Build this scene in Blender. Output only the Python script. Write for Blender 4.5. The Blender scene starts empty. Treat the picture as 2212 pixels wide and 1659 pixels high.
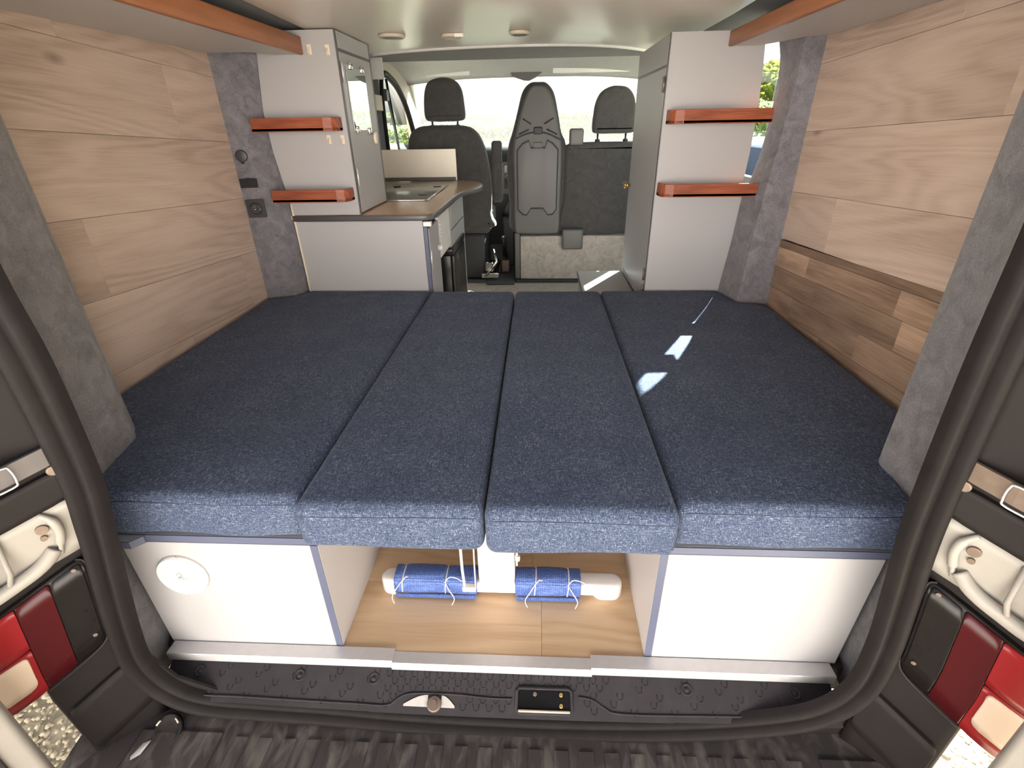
import bpy, bmesh, math, random
from mathutils import Vector, Matrix
random.seed(7)
scn = bpy.context.scene
C = scn.collection
V = Vector
PI = math.pi

# ------------------------------------------------------------------ camera, sky, sun, exposure
def make_camera():
    yaw, pitch, roll = (math.radians(a) for a in (3.26, 27.4, -1.06))
    f = V((-math.sin(yaw) * math.cos(pitch), math.cos(yaw) * math.cos(pitch), -math.sin(pitch)))
    rt = V((math.cos(yaw), math.sin(yaw), 0))
    up = rt.cross(f)
    R = rt * math.cos(roll) + up * math.sin(roll)
    U = up * math.cos(roll) - rt * math.sin(roll)
    cam = bpy.data.cameras.new('camera')
    cam.sensor_width = 36
    cam.lens = 36 * 1080 / 2212
    cam.clip_start = 0.02
    o = bpy.data.objects.new('camera', cam)
    M = Matrix(((R.x, U.x, -f.x, 0.10), (R.y, U.y, -f.y, -0.73), (R.z, U.z, -f.z, 1.07), (0, 0, 0, 1)))
    o.matrix_world = M
    C.objects.link(o)
    scn.camera = o
make_camera()

SUN_EL = math.radians(38.0)
SUN_AZ = math.radians(30.2)          # from straight ahead towards the right-hand side
world = bpy.data.worlds.new('world')
scn.world = world
world.use_nodes = True
wn = world.node_tree
wn.nodes.clear()
w_out = wn.nodes.new('ShaderNodeOutputWorld')
w_bg = wn.nodes.new('ShaderNodeBackground')
w_sky = wn.nodes.new('ShaderNodeTexSky')
w_sky.sky_type = 'NISHITA'
w_sky.sun_disc = False
w_sky.sun_elevation = SUN_EL
w_sky.sun_rotation = SUN_AZ
w_sky.air_density = 1.0
w_sky.dust_density = 6.0
w_hs = wn.nodes.new('ShaderNodeHueSaturation')
w_hs.inputs['Saturation'].default_value = 0.25
w_mx = wn.nodes.new('ShaderNodeMix')
w_mx.data_type = 'RGBA'
w_mx.blend_type = 'MULTIPLY'
w_mx.inputs[0].default_value = 1.0
w_mx.inputs[7].default_value = (1.0, 0.965, 0.95, 1)
wn.links.new(w_sky.outputs[0], w_hs.inputs['Color'])
wn.links.new(w_hs.outputs[0], w_mx.inputs[6])
wn.links.new(w_mx.outputs[2], w_bg.inputs['Color'])
w_bg.inputs['Strength'].default_value = 0.13
wn.links.new(w_bg.outputs[0], w_out.inputs['Surface'])

sun = bpy.data.lights.new('sun', 'SUN')
sun.energy = 30.0
sun.angle = math.radians(0.53)
sun.color = (1.0, 0.965, 0.92)
sun_o = bpy.data.objects.new('sun', sun)
C.objects.link(sun_o)
sd = V((math.sin(SUN_AZ) * math.cos(SUN_EL), math.cos(SUN_AZ) * math.cos(SUN_EL), math.sin(SUN_EL)))
sun_o.rotation_euler = sd.to_track_quat('Z', 'Y').to_euler()

vs = scn.view_settings
vs.view_transform = 'Standard'
vs.look = 'None'
vs.gamma = 1.0
vs.use_curve_mapping = False
vs.exposure = 1.32
scn.cycles.max_bounces = 10
scn.cycles.diffuse_bounces = 6
scn.cycles.caustics_reflective = False
scn.cycles.caustics_refractive = False
scn.cycles.sample_clamp_indirect = 6.0

# ------------------------------------------------------------------ helpers
def BM():
    bm = bmesh.new()
    bm.loops.layers.uv.new('UVMap')
    bm.loops.layers.float_color.new('pl')
    return bm

def box(bm, x0, x1, y0, y1, z0, z1, bev=0.0, seg=2, mi=0):
    x0, x1 = min(x0, x1), max(x0, x1); y0, y1 = min(y0, y1), max(y0, y1); z0, z1 = min(z0, z1), max(z0, z1)
    r = bmesh.ops.create_cube(bm, size=1.0)
    vs_ = r['verts']
    for v in vs_:
        v.co = V(((x0 + x1) / 2 + v.co.x * (x1 - x0), (y0 + y1) / 2 + v.co.y * (y1 - y0), (z0 + z1) / 2 + v.co.z * (z1 - z0)))
    fs = list({f for v in vs_ for f in v.link_faces})
    for f in fs: f.material_index = mi
    if bev > 0:
        es = list({e for v in vs_ for e in v.link_edges})
        b = bmesh.ops.bevel(bm, geom=es, offset=bev, segments=seg, affect='EDGES', profile=0.5)
        for f in b['faces']: f.material_index = mi
    return vs_

def prism(bm, pts, axis, a0, a1, bev=0.0, seg=2, mi=0, bev_caps_only=False):
    """pts: 2D outline; axis 'x': (y,z), 'y': (x,z), 'z': (x,y); extruded from a0 to a1"""
    def mk(p, a):
        return {'x': V((a, p[0], p[1])), 'y': V((p[0], a, p[1])), 'z': V((p[0], p[1], a))}[axis]
    lo = [bm.verts.new(mk(p, a0)) for p in pts]
    hi = [bm.verts.new(mk(p, a1)) for p in pts]
    n = len(pts)
    fs = []
    for i in range(n):
        fs.append(bm.faces.new((lo[i], lo[(i + 1) % n], hi[(i + 1) % n], hi[i])))
    c0 = bm.faces.new(lo[::-1]); c1 = bm.faces.new(hi)
    fs += [c0, c1]
    bmesh.ops.recalc_face_normals(bm, faces=fs)
    for f in fs: f.material_index = mi
    if bev > 0:
        if bev_caps_only:
            es = list(set(c0.edges) | set(c1.edges))
        else:
            es = list({e for f in fs for e in f.edges})
        b = bmesh.ops.bevel(bm, geom=es, offset=bev, segments=seg, affect='EDGES', profile=0.5)
        for f in b['faces']: f.material_index = mi
    return fs

def smooth_path(pts, sub=6, closed=False):
    P = [V(p) for p in pts]
    n = len(P)
    out = []
    rng = range(n) if closed else range(n - 1)
    for i in rng:
        if closed:
            p0, p1, p2, p3 = P[(i - 1) % n], P[i], P[(i + 1) % n], P[(i + 2) % n]
        else:
            p0, p1, p2, p3 = P[max(i - 1, 0)], P[i], P[i + 1], P[min(i + 2, n - 1)]
        for k in range(sub):
            t = k / sub
            out.append(0.5 * ((2 * p1) + (p2 - p0) * t + (2 * p0 - 5 * p1 + 4 * p2 - p3) * t * t + (3 * p1 - p0 - 3 * p2 + p3) * t ** 3))
    if not closed: out.append(P[-1])
    return out

def tube(bm, pts, r, n=8, mi=0, closed=False, flat=None):
    """swept tube along pts; r number or list; flat=(w,h) gives a strap section instead"""
    P = [V(p) for p in pts]
    m = len(P)
    rings = []
    prevN = None
    for i, p in enumerate(P):
        if closed: t = (P[(i + 1) % m] - P[(i - 1) % m])
        else: t = P[min(i + 1, m - 1)] - P[max(i - 1, 0)]
        t.normalize()
        if prevN is None:
            a = V((0, 0, 1)) if abs(t.z) < 0.9 else V((1, 0, 0))
            N = t.cross(a).normalized()
        else:
            N = (prevN - t * prevN.dot(t)).normalized()
        prevN = N
        B = t.cross(N)
        rr = r[i] if isinstance(r, (list, tuple)) else r
        ring = []
        for k in range(n):
            a = 2 * PI * k / n
            if flat: off = N * (math.cos(a) * flat[0]) + B * (math.sin(a) * flat[1])
            else: off = (N * math.cos(a) + B * math.sin(a)) * rr
            ring.append(bm.verts.new(p + off))
        rings.append(ring)
    cnt = m if closed else m - 1
    for i in range(cnt):
        A, Bq = rings[i], rings[(i + 1) % m]
        for k in range(n):
            f = bm.faces.new((A[k], A[(k + 1) % n], Bq[(k + 1) % n], Bq[k]))
            f.material_index = mi; f.smooth = True
    if not closed:
        for ring, rev in ((rings[0], True), (rings[-1], False)):
            f = bm.faces.new(ring[::-1] if rev else ring); f.material_index = mi

def cyl(bm, c, axis, r, h, n=32, mi=0, bev=0.0, r2=None):
    """disc/cylinder centred on its base c, growing along axis"""
    ax = V(axis).normalized()
    a = V((0, 0, 1)) if abs(ax.z) < 0.9 else V((1, 0, 0))
    N = ax.cross(a).normalized(); B = ax.cross(N)
    c = V(c)
    prof = [(r, 0.0)]
    r2 = r if r2 is None else r2
    if bev > 0:
        for k in range(4):
            t = k / 3 * PI / 2
            prof.append((r2 - bev + bev * math.cos(t), h - bev + bev * math.sin(t)))
    else:
        prof.append((r2, h))
    lathe(bm, c, N, B, ax, prof, n, mi)

def lathe(bm, c, N, B, ax, prof, n=32, mi=0):
    rings = []
    for (r, h) in prof:
        rings.append([bm.verts.new(c + ax * h + (N * math.cos(2 * PI * k / n) + B * math.sin(2 * PI * k / n)) * max(r, 1e-5)) for k in range(n)])
    fs = []
    for A, Bq in zip(rings, rings[1:]):
        for k in range(n):
            f = bm.faces.new((A[k], A[(k + 1) % n], Bq[(k + 1) % n], Bq[k])); f.material_index = mi; f.smooth = True; fs.append(f)
    f = bm.faces.new(rings[0][::-1]); f.material_index = mi; fs.append(f)
    f = bm.faces.new(rings[-1]); f.material_index = mi; fs.append(f)
    bmesh.ops.recalc_face_normals(bm, faces=fs)

def loft(bm, rows, mi=0, smooth=False, cap=False):
    """rows: list of equal length point lists"""
    vv = [[bm.verts.new(V(p)) for p in row] for row in rows]
    for A, Bq in zip(vv, vv[1:]):
        for k in range(len(A) - 1):
            f = bm.faces.new((A[k], A[k + 1], Bq[k + 1], Bq[k])); f.material_index = mi; f.smooth = smooth
    return vv

def uv_plank_box(bm, u_axis, x0, x1, y0, y1, z0, z1, tint, bev=0.0012):
    """one plank as a box with its own wood coordinates"""
    before = set(bm.faces)
    box(bm, x0, x1, y0, y1, z0, z1, bev, 1)
    uv = bm.loops.layers.uv['UVMap']; pl = bm.loops.layers.float_color['pl']
    ou, ov = random.uniform(0, 40), random.uniform(0, 40)
    for f in bm.faces:
        if f in before: continue
        for l in f.loops:
            co = l.vert.co
            u = {'x': co.x, 'y': co.y}[u_axis]
            v = (co.z if u_axis == 'y' else co.y)
            l[uv].uv = (u + ou, v + ov)
            l[pl] = (tint, random.random() * 0.0 + tint, 0, 1)

def link(name, bm, mat, parent=None, loc=None, smooth=None, auto=None):
    """bm in world coordinates -> one mesh object; origin at parent's base (child) or at its own base"""
    me = bpy.data.meshes.new(name)
    if parent is not None:
        org = parent['_org'] if '_org' in parent else (0, 0, 0)
        org = V(org)
    elif loc is not None:
        org = V(loc)
    else:
        xs = [v.co for v in bm.verts]
        lo = V((min(c.x for c in xs), min(c.y for c in xs), min(c.z for c in xs)))
        hi = V((max(c.x for c in xs), max(c.y for c in xs), max(c.z for c in xs)))
        org = V(((lo.x + hi.x) / 2, (lo.y + hi.y) / 2, lo.z))
    bmesh.ops.translate(bm, verts=bm.verts, vec=-org)
    if smooth:
        for f in bm.faces: f.smooth = True
    bm.to_mesh(me); bm.free()
    mats = mat if isinstance(mat, (list, tuple)) else [mat]
    for m in mats: me.materials.append(m)
    o = bpy.data.objects.new(name, me)
    C.objects.link(o)
    if parent is not None:
        o.parent = parent
        ORG[o.name] = org
    else:
        o.location = org
        ORG[o.name] = org
    o['_org'] = tuple(org)
    if auto is not None:
        try:
            me.set_sharp_from_angle(angle=math.radians(auto))
            for p in me.polygons: p.use_smooth = True
        except Exception:
            pass
    return o
ORG = {}

def empty(name, loc):
    o = bpy.data.objects.new(name, None)
    o.empty_display_size = 0.05
    C.objects.link(o)
    o.location = loc
    o['_org'] = tuple(loc)
    return o

def tag(o, label, cat, group=None):
    o['label'] = label; o['category'] = cat
    if group: o['group'] = group
    return o

def struct(o, label=None):
    o['kind'] = 'structure'
    if label: o['label'] = label
    return o

def thing(name, label, cat, loc, group=None):
    return tag(empty(name, loc), label, cat, group)

# ------------------------------------------------------------------ materials
def new_mat(name):
    m = bpy.data.materials.new(name)
    m.use_nodes = True
    nt = m.node_tree
    b = nt.nodes['Principled BSDF']
    return m, nt, b

def N(nt, t, **k):
    n = nt.nodes.new(t)
    for a, v in k.items(): setattr(n, a, v)
    return n

def plain(name, col, rough=0.5, metal=0.0, spec=0.5, noise=0.0, nscale=30, bump=0.0, bscale=200, coat=0.0):
    m, nt, b = new_mat(name)
    b.inputs['Base Color'].default_value = (*col, 1)
    b.inputs['Roughness'].default_value = rough
    b.inputs['Metallic'].default_value = metal
    b.inputs['Specular IOR Level'].default_value = spec
    if coat: b.inputs['Coat Weight'].default_value = coat
    if noise or bump:
        tc = N(nt, 'ShaderNodeTexCoord')
    if noise:
        nz = N(nt, 'ShaderNodeTexNoise'); nz.inputs['Scale'].default_value = nscale; nz.inputs['Detail'].default_value = 6
        nt.links.new(tc.outputs['Object'], nz.inputs['Vector'])
        mx = N(nt, 'ShaderNodeMix', data_type='RGBA')
        mx.inputs[6].default_value = (*[c * (1 - noise) for c in col], 1)
        mx.inputs[7].default_value = (*[min(1, c * (1 + noise)) for c in col], 1)
        nt.links.new(nz.outputs[0], mx.inputs[0])
        nt.links.new(mx.outputs[2], b.inputs['Base Color'])
    if bump:
        n2 = N(nt, 'ShaderNodeTexNoise'); n2.inputs['Scale'].default_value = bscale; n2.inputs['Detail'].default_value = 3
        nt.links.new(tc.outputs['Object'], n2.inputs['Vector'])
        bp = N(nt, 'ShaderNodeBump'); bp.inputs['Strength'].default_value = bump; bp.inputs['Distance'].default_value = 0.002
        nt.links.new(n2.outputs[0], bp.inputs['Height'])
        nt.links.new(bp.outputs[0], b.inputs['Normal'])
    return m

def ramp(nt, stops):
    r = N(nt, 'ShaderNodeValToRGB')
    e = r.color_ramp.elements
    while len(e) < len(stops): e.new(0.5)
    for el, (p, c) in zip(e, stops):
        el.position = p; el.color = (*c, 1)
    return r

def wood(name, dark, mid, light, rough=0.55, uvmap=True, along=(1.0, 9.0), rings=5.0, knots=0.0, tint_amt=0.25, axis='x', spec=0.3, fiber=0.35):
    m, nt, b = new_mat(name)
    tc = N(nt, 'ShaderNodeTexCoord')
    if uvmap:
        src = tc.outputs['UV']
    else:
        sp = N(nt, 'ShaderNodeSeparateXYZ'); cb = N(nt, 'ShaderNodeCombineXYZ')
        nt.links.new(tc.outputs['Object'], sp.inputs[0])
        if axis == 'x': order = (0, 2, 1)
        elif axis == 'y': order = (1, 2, 0)
        else: order = (2, 0, 1)
        ad = N(nt, 'ShaderNodeMath', operation='ADD')
        nt.links.new(sp.outputs[order[1]], ad.inputs[0]); nt.links.new(sp.outputs[order[2]], ad.inputs[1])
        nt.links.new(sp.outputs[order[0]], cb.inputs[0]); nt.links.new(ad.outputs[0], cb.inputs[1])
        src = cb.outputs[0]
    mp = N(nt, 'ShaderNodeMapping'); mp.inputs['Scale'].default_value = (along[0], along[1], 1)
    nt.links.new(src, mp.inputs[0])
    nz = N(nt, 'ShaderNodeTexNoise'); nz.inputs['Scale'].default_value = 1.0; nz.inputs['Detail'].default_value = 2.5; nz.inputs['Roughness'].default_value = 0.4; nz.inputs['Distortion'].default_value = 0.5
    nt.links.new(mp.outputs[0], nz.inputs['Vector'])
    ml = N(nt, 'ShaderNodeMath', operation='MULTIPLY'); ml.inputs[1].default_value = rings * 6.2832
    nt.links.new(nz.outputs[0], ml.inputs[0])
    sn = N(nt, 'ShaderNodeMath', operation='SINE'); nt.links.new(ml.outputs[0], sn.inputs[0])
    mr = N(nt, 'ShaderNodeMapRange'); mr.inputs[1].default_value = -1; mr.inputs[2].default_value = 1
    nt.links.new(sn.outputs[0], mr.inputs[0])
    # broad tone
    mp2 = N(nt, 'ShaderNodeMapping'); mp2.inputs['Scale'].default_value = (along[0] * 1.6, along[1] * 0.8, 1)
    nt.links.new(src, mp2.inputs[0])
    n2 = N(nt, 'ShaderNodeTexNoise'); n2.inputs['Scale'].default_value = 1.0; n2.inputs['Detail'].default_value = 4
    nt.links.new(mp2.outputs[0], n2.inputs['Vector'])
    # fibres
    mp3 = N(nt, 'ShaderNodeMapping'); mp3.inputs['Scale'].default_value = (9, 210, 1)
    nt.links.new(src, mp3.inputs[0])
    n3 = N(nt, 'ShaderNodeTexNoise'); n3.inputs['Scale'].default_value = 1.0; n3.inputs['Detail'].default_value = 3
    nt.links.new(mp3.outputs[0], n3.inputs['Vector'])
    a1 = N(nt, 'ShaderNodeMath', operation='MULTIPLY'); a1.inputs[1].default_value = 0.16
    nt.links.new(mr.outputs[0], a1.inputs[0])
    a2 = N(nt, 'ShaderNodeMath', operation='MULTIPLY_ADD'); a2.inputs[1].default_value = 0.75
    nt.links.new(n2.outputs[0], a2.inputs[0]); nt.links.new(a1.outputs[0], a2.inputs[2])
    a3 = N(nt, 'ShaderNodeMath', operation='MULTIPLY_ADD'); a3.inputs[1].default_value = fiber
    nt.links.new(n3.outputs[0], a3.inputs[0]); nt.links.new(a2.outputs[0], a3.inputs[2])
    a4 = N(nt, 'ShaderNodeMath', operation='SUBTRACT'); a4.inputs[1].default_value = fiber * 0.5
    nt.links.new(a3.outputs[0], a4.inputs[0])
    rp = ramp(nt, [(0.2, dark), (0.48, mid), (0.78, light)])
    nt.links.new(a4.outputs[0], rp.inputs[0])
    col = rp.outputs[0]
    if knots:
        mp4 = N(nt, 'ShaderNodeMapping'); mp4.inputs['Scale'].default_value = (1.3, 2.9, 1)
        nt.links.new(src, mp4.inputs[0])
        vo = N(nt, 'ShaderNodeTexVoronoi', voronoi_dimensions='2D'); vo.inputs['Scale'].default_value = 1.0
        nt.links.new(mp4.outputs[0], vo.inputs['Vector'])
        km = N(nt, 'ShaderNodeMapRange'); km.inputs[1].default_value = 0.008; km.inputs[2].default_value = 0.05; km.inputs[3].default_value = knots; km.inputs[4].default_value = 0
        nt.links.new(vo.outputs['Distance'], km.inputs[0])
        mk = N(nt, 'ShaderNodeMix', data_type='RGBA'); mk.inputs[7].default_value = (*[c * 0.35 for c in dark], 1)
        nt.links.new(km.outputs[0], mk.inputs[0]); nt.links.new(col, mk.inputs[6])
        col = mk.outputs[2]
    if uvmap:
        at = N(nt, 'ShaderNodeAttribute', attribute_name='pl')
        sp = N(nt, 'ShaderNodeSeparateColor'); nt.links.new(at.outputs['Color'], sp.inputs[0])
        tr = N(nt, 'ShaderNodeMapRange'); tr.inputs[3].default_value = 1 - tint_amt; tr.inputs[4].default_value = 1 + tint_amt
        nt.links.new(sp.outputs[0], tr.inputs[0])
        hv = N(nt, 'ShaderNodeHueSaturation'); nt.links.new(tr.outputs[0], hv.inputs['Value']); nt.links.new(col, hv.inputs['Color'])
        col = hv.outputs[0]
    nt.links.new(col, b.inputs['Base Color'])
    b.inputs['Roughness'].default_value = rough
    b.inputs['Specular IOR Level'].default_value = spec
    bp = N(nt, 'ShaderNodeBump'); bp.inputs['Strength'].default_value = 0.12; bp.inputs['Distance'].default_value = 0.002
    nt.links.new(a4.outputs[0], bp.inputs['Height']); nt.links.new(bp.outputs[0], b.inputs['Normal'])
    return m

def fabric(name, dark, mid, light, k=1.0, sheen=0.08):
    m, nt, b = new_mat(name)
    tc = N(nt, 'ShaderNodeTexCoord')
    def nz(scale, det=2):
        mp = N(nt, 'ShaderNodeMapping'); mp.inputs['Scale'].default_value = tuple(s * k for s in scale)
        nt.links.new(tc.outputs['Object'], mp.inputs[0])
        n = N(nt, 'ShaderNodeTexNoise'); n.inputs['Scale'].default_value = 1; n.inputs['Detail'].default_value = det
        nt.links.new(mp.outputs[0], n.inputs['Vector'])
        return n.outputs[0]
    a = nz((90, 620, 620)); c = nz((620, 90, 160)); d = nz((420, 420, 420)); g = nz((9, 9, 9), 3)
    s1 = N(nt, 'ShaderNodeMath', operation='MAXIMUM'); nt.links.new(a, s1.inputs[0]); nt.links.new(c, s1.inputs[1])
    s2 = N(nt, 'ShaderNodeMath', operation='MULTIPLY_ADD'); s2.inputs[1].default_value = 0.55
    nt.links.new(d, s2.inputs[0]); nt.links.new(s1.outputs[0], s2.inputs[2])
    s3 = N(nt, 'ShaderNodeMath', operation='MULTIPLY_ADD'); s3.inputs[1].default_value = 0.12
    nt.links.new(g, s3.inputs[0]); nt.links.new(s2.outputs[0], s3.inputs[2])
    rp = ramp(nt, [(0.66, dark), (0.88, mid), (1.0, light)])
    mr = N(nt, 'ShaderNodeMapRange'); mr.inputs[1].default_value = 0.0; mr.inputs[2].default_value = 1.12
    nt.links.new(s3.outputs[0], mr.inputs[0]); nt.links.new(mr.outputs[0], rp.inputs[0])
    nt.links.new(rp.outputs[0], b.inputs['Base Color'])
    b.inputs['Roughness'].default_value = 0.95
    b.inputs['Specular IOR Level'].default_value = 0.1
    b.inputs['Sheen Weight'].default_value = sheen
    b.inputs['Sheen Roughness'].default_value = 0.5
    b.inputs['Sheen Tint'].default_value = (0.8, 0.85, 0.95, 1)
    bp = N(nt, 'ShaderNodeBump'); bp.inputs['Strength'].default_value = 0.5; bp.inputs['Distance'].default_value = 0.0015
    nt.links.new(s2.outputs[0], bp.inputs['Height']); nt.links.new(bp.outputs[0], b.inputs['Normal'])
    return m

def felt(name, col, amt=0.3):
    m, nt, b = new_mat(name)
    tc = N(nt, 'ShaderNodeTexCoord')
    n1 = N(nt, 'ShaderNodeTexNoise'); n1.inputs['Scale'].default_value = 320; n1.inputs['Detail'].default_value = 4
    n2 = N(nt, 'ShaderNodeTexNoise'); n2.inputs['Scale'].default_value = 22; n2.inputs['Detail'].default_value = 5; n2.inputs['Distortion'].default_value = 1.0
    for n in (n1, n2): nt.links.new(tc.outputs['Object'], n.inputs['Vector'])
    ad = N(nt, 'ShaderNodeMath', operation='ADD'); nt.links.new(n1.outputs[0], ad.inputs[0]); nt.links.new(n2.outputs[0], ad.inputs[1])
    mr = N(nt, 'ShaderNodeMapRange'); mr.inputs[1].default_value = 0.7; mr.inputs[2].default_value = 1.3
    nt.links.new(ad.outputs[0], mr.inputs[0])
    mx = N(nt, 'ShaderNodeMix', data_type='RGBA')
    mx.inputs[6].default_value = (*[c * (1 - amt) for c in col], 1); mx.inputs[7].default_value = (*[c * (1 + amt) for c in col], 1)
    nt.links.new(mr.outputs[0], mx.inputs[0]); nt.links.new(mx.outputs[2], b.inputs['Base Color'])
    b.inputs['Roughness'].default_value = 1.0; b.inputs['Specular IOR Level'].default_value = 0.05
    b.inputs['Sheen Weight'].default_value = 0.2
    bp = N(nt, 'ShaderNodeBump'); bp.inputs['Strength'].default_value = 0.5; bp.inputs['Distance'].default_value = 0.002
    nt.links.new(n1.outputs[0], bp.inputs['Height']); nt.links.new(bp.outputs[0], b.inputs['Normal'])
    return m

def glass(name, tint=(0.9, 0.97, 0.95), dust=0.0):
    m = bpy.data.materials.new(name); m.use_nodes = True
    nt = m.node_tree; nt.nodes.clear()
    out = N(nt, 'ShaderNodeOutputMaterial'); mx = N(nt, 'ShaderNodeMixShader')
    tr = N(nt, 'ShaderNodeBsdfTransparent'); tr.inputs[0].default_value = (*tint, 1)
    gl = N(nt, 'ShaderNodeBsdfGlossy'); gl.inputs['Roughness'].default_value = 0.02
    lw = N(nt, 'ShaderNodeLayerWeight'); lw.inputs[0].default_value = 0.5
    pw = N(nt, 'ShaderNodeMath', operation='POWER'); pw.inputs[1].default_value = 5
    fr = N(nt, 'ShaderNodeMath', operation='MULTIPLY_ADD'); fr.inputs[1].default_value = 0.9; fr.inputs[2].default_value = 0.03
    nt.links.new(lw.outputs['Facing'], pw.inputs[0]); nt.links.new(pw.outputs[0], fr.inputs[0])
    nt.links.new(fr.outputs[0], mx.inputs[0]); nt.links.new(tr.outputs[0], mx.inputs[1]); nt.links.new(gl.outputs[0], mx.inputs[2])
    if dust:  # on the windscreen this scatter imitates glare haze
        tl_ = N(nt, 'ShaderNodeBsdfTranslucent'); tl_.inputs[0].default_value = (0.95, 0.95, 0.92, 1)
        m2 = N(nt, 'ShaderNodeMixShader'); m2.inputs[0].default_value = dust
        nt.links.new(mx.outputs[0], m2.inputs[1]); nt.links.new(tl_.outputs[0], m2.inputs[2]); nt.links.new(m2.outputs[0], out.inputs[0])
    else:
        nt.links.new(mx.outputs[0], out.inputs[0])
    return m

def dusty(name, col, dust, rough=0.6, amt=0.5):
    m, nt, b = new_mat(name)
    tc = N(nt, 'ShaderNodeTexCoord')
    mp = N(nt, 'ShaderNodeMapping'); mp.inputs['Scale'].default_value = (30, 12, 30)
    nt.links.new(tc.outputs['Object'], mp.inputs[0])
    n1 = N(nt, 'ShaderNodeTexNoise'); n1.inputs['Scale'].default_value = 1; n1.inputs['Detail'].default_value = 6; n1.inputs['Distortion'].default_value = 0.6
    nt.links.new(mp.outputs[0], n1.inputs['Vector'])
    n2 = N(nt, 'ShaderNodeTexNoise'); n2.inputs['Scale'].default_value = 170; n2.inputs['Detail'].default_value = 2
    nt.links.new(tc.outputs['Object'], n2.inputs['Vector'])
    m1 = N(nt, 'ShaderNodeMapRange'); m1.inputs[1].default_value = 0.48; m1.inputs[2].default_value = 0.8; m1.inputs[4].default_value = amt
    nt.links.new(n1.outputs[0], m1.inputs[0])
    m2 = N(nt, 'ShaderNodeMapRange'); m2.inputs[1].default_value = 0.74; m2.inputs[2].default_value = 0.8; m2.inputs[4].default_value = amt * 1.2
    nt.links.new(n2.outputs[0], m2.inputs[0])
    mxm = N(nt, 'ShaderNodeMath', operation='MAXIMUM'); nt.links.new(m1.outputs[0], mxm.inputs[0]); nt.links.new(m2.outputs[0], mxm.inputs[1])
    mx = N(nt, 'ShaderNodeMix', data_type='RGBA'); mx.inputs[6].default_value = (*col, 1); mx.inputs[7].default_value = (*dust, 1)
    nt.links.new(mxm.outputs[0], mx.inputs[0]); nt.links.new(mx.outputs[2], b.inputs['Base Color'])
    b.inputs['Roughness'].default_value = rough; b.inputs['Specular IOR Level'].default_value = 0.15
    return m

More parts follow.
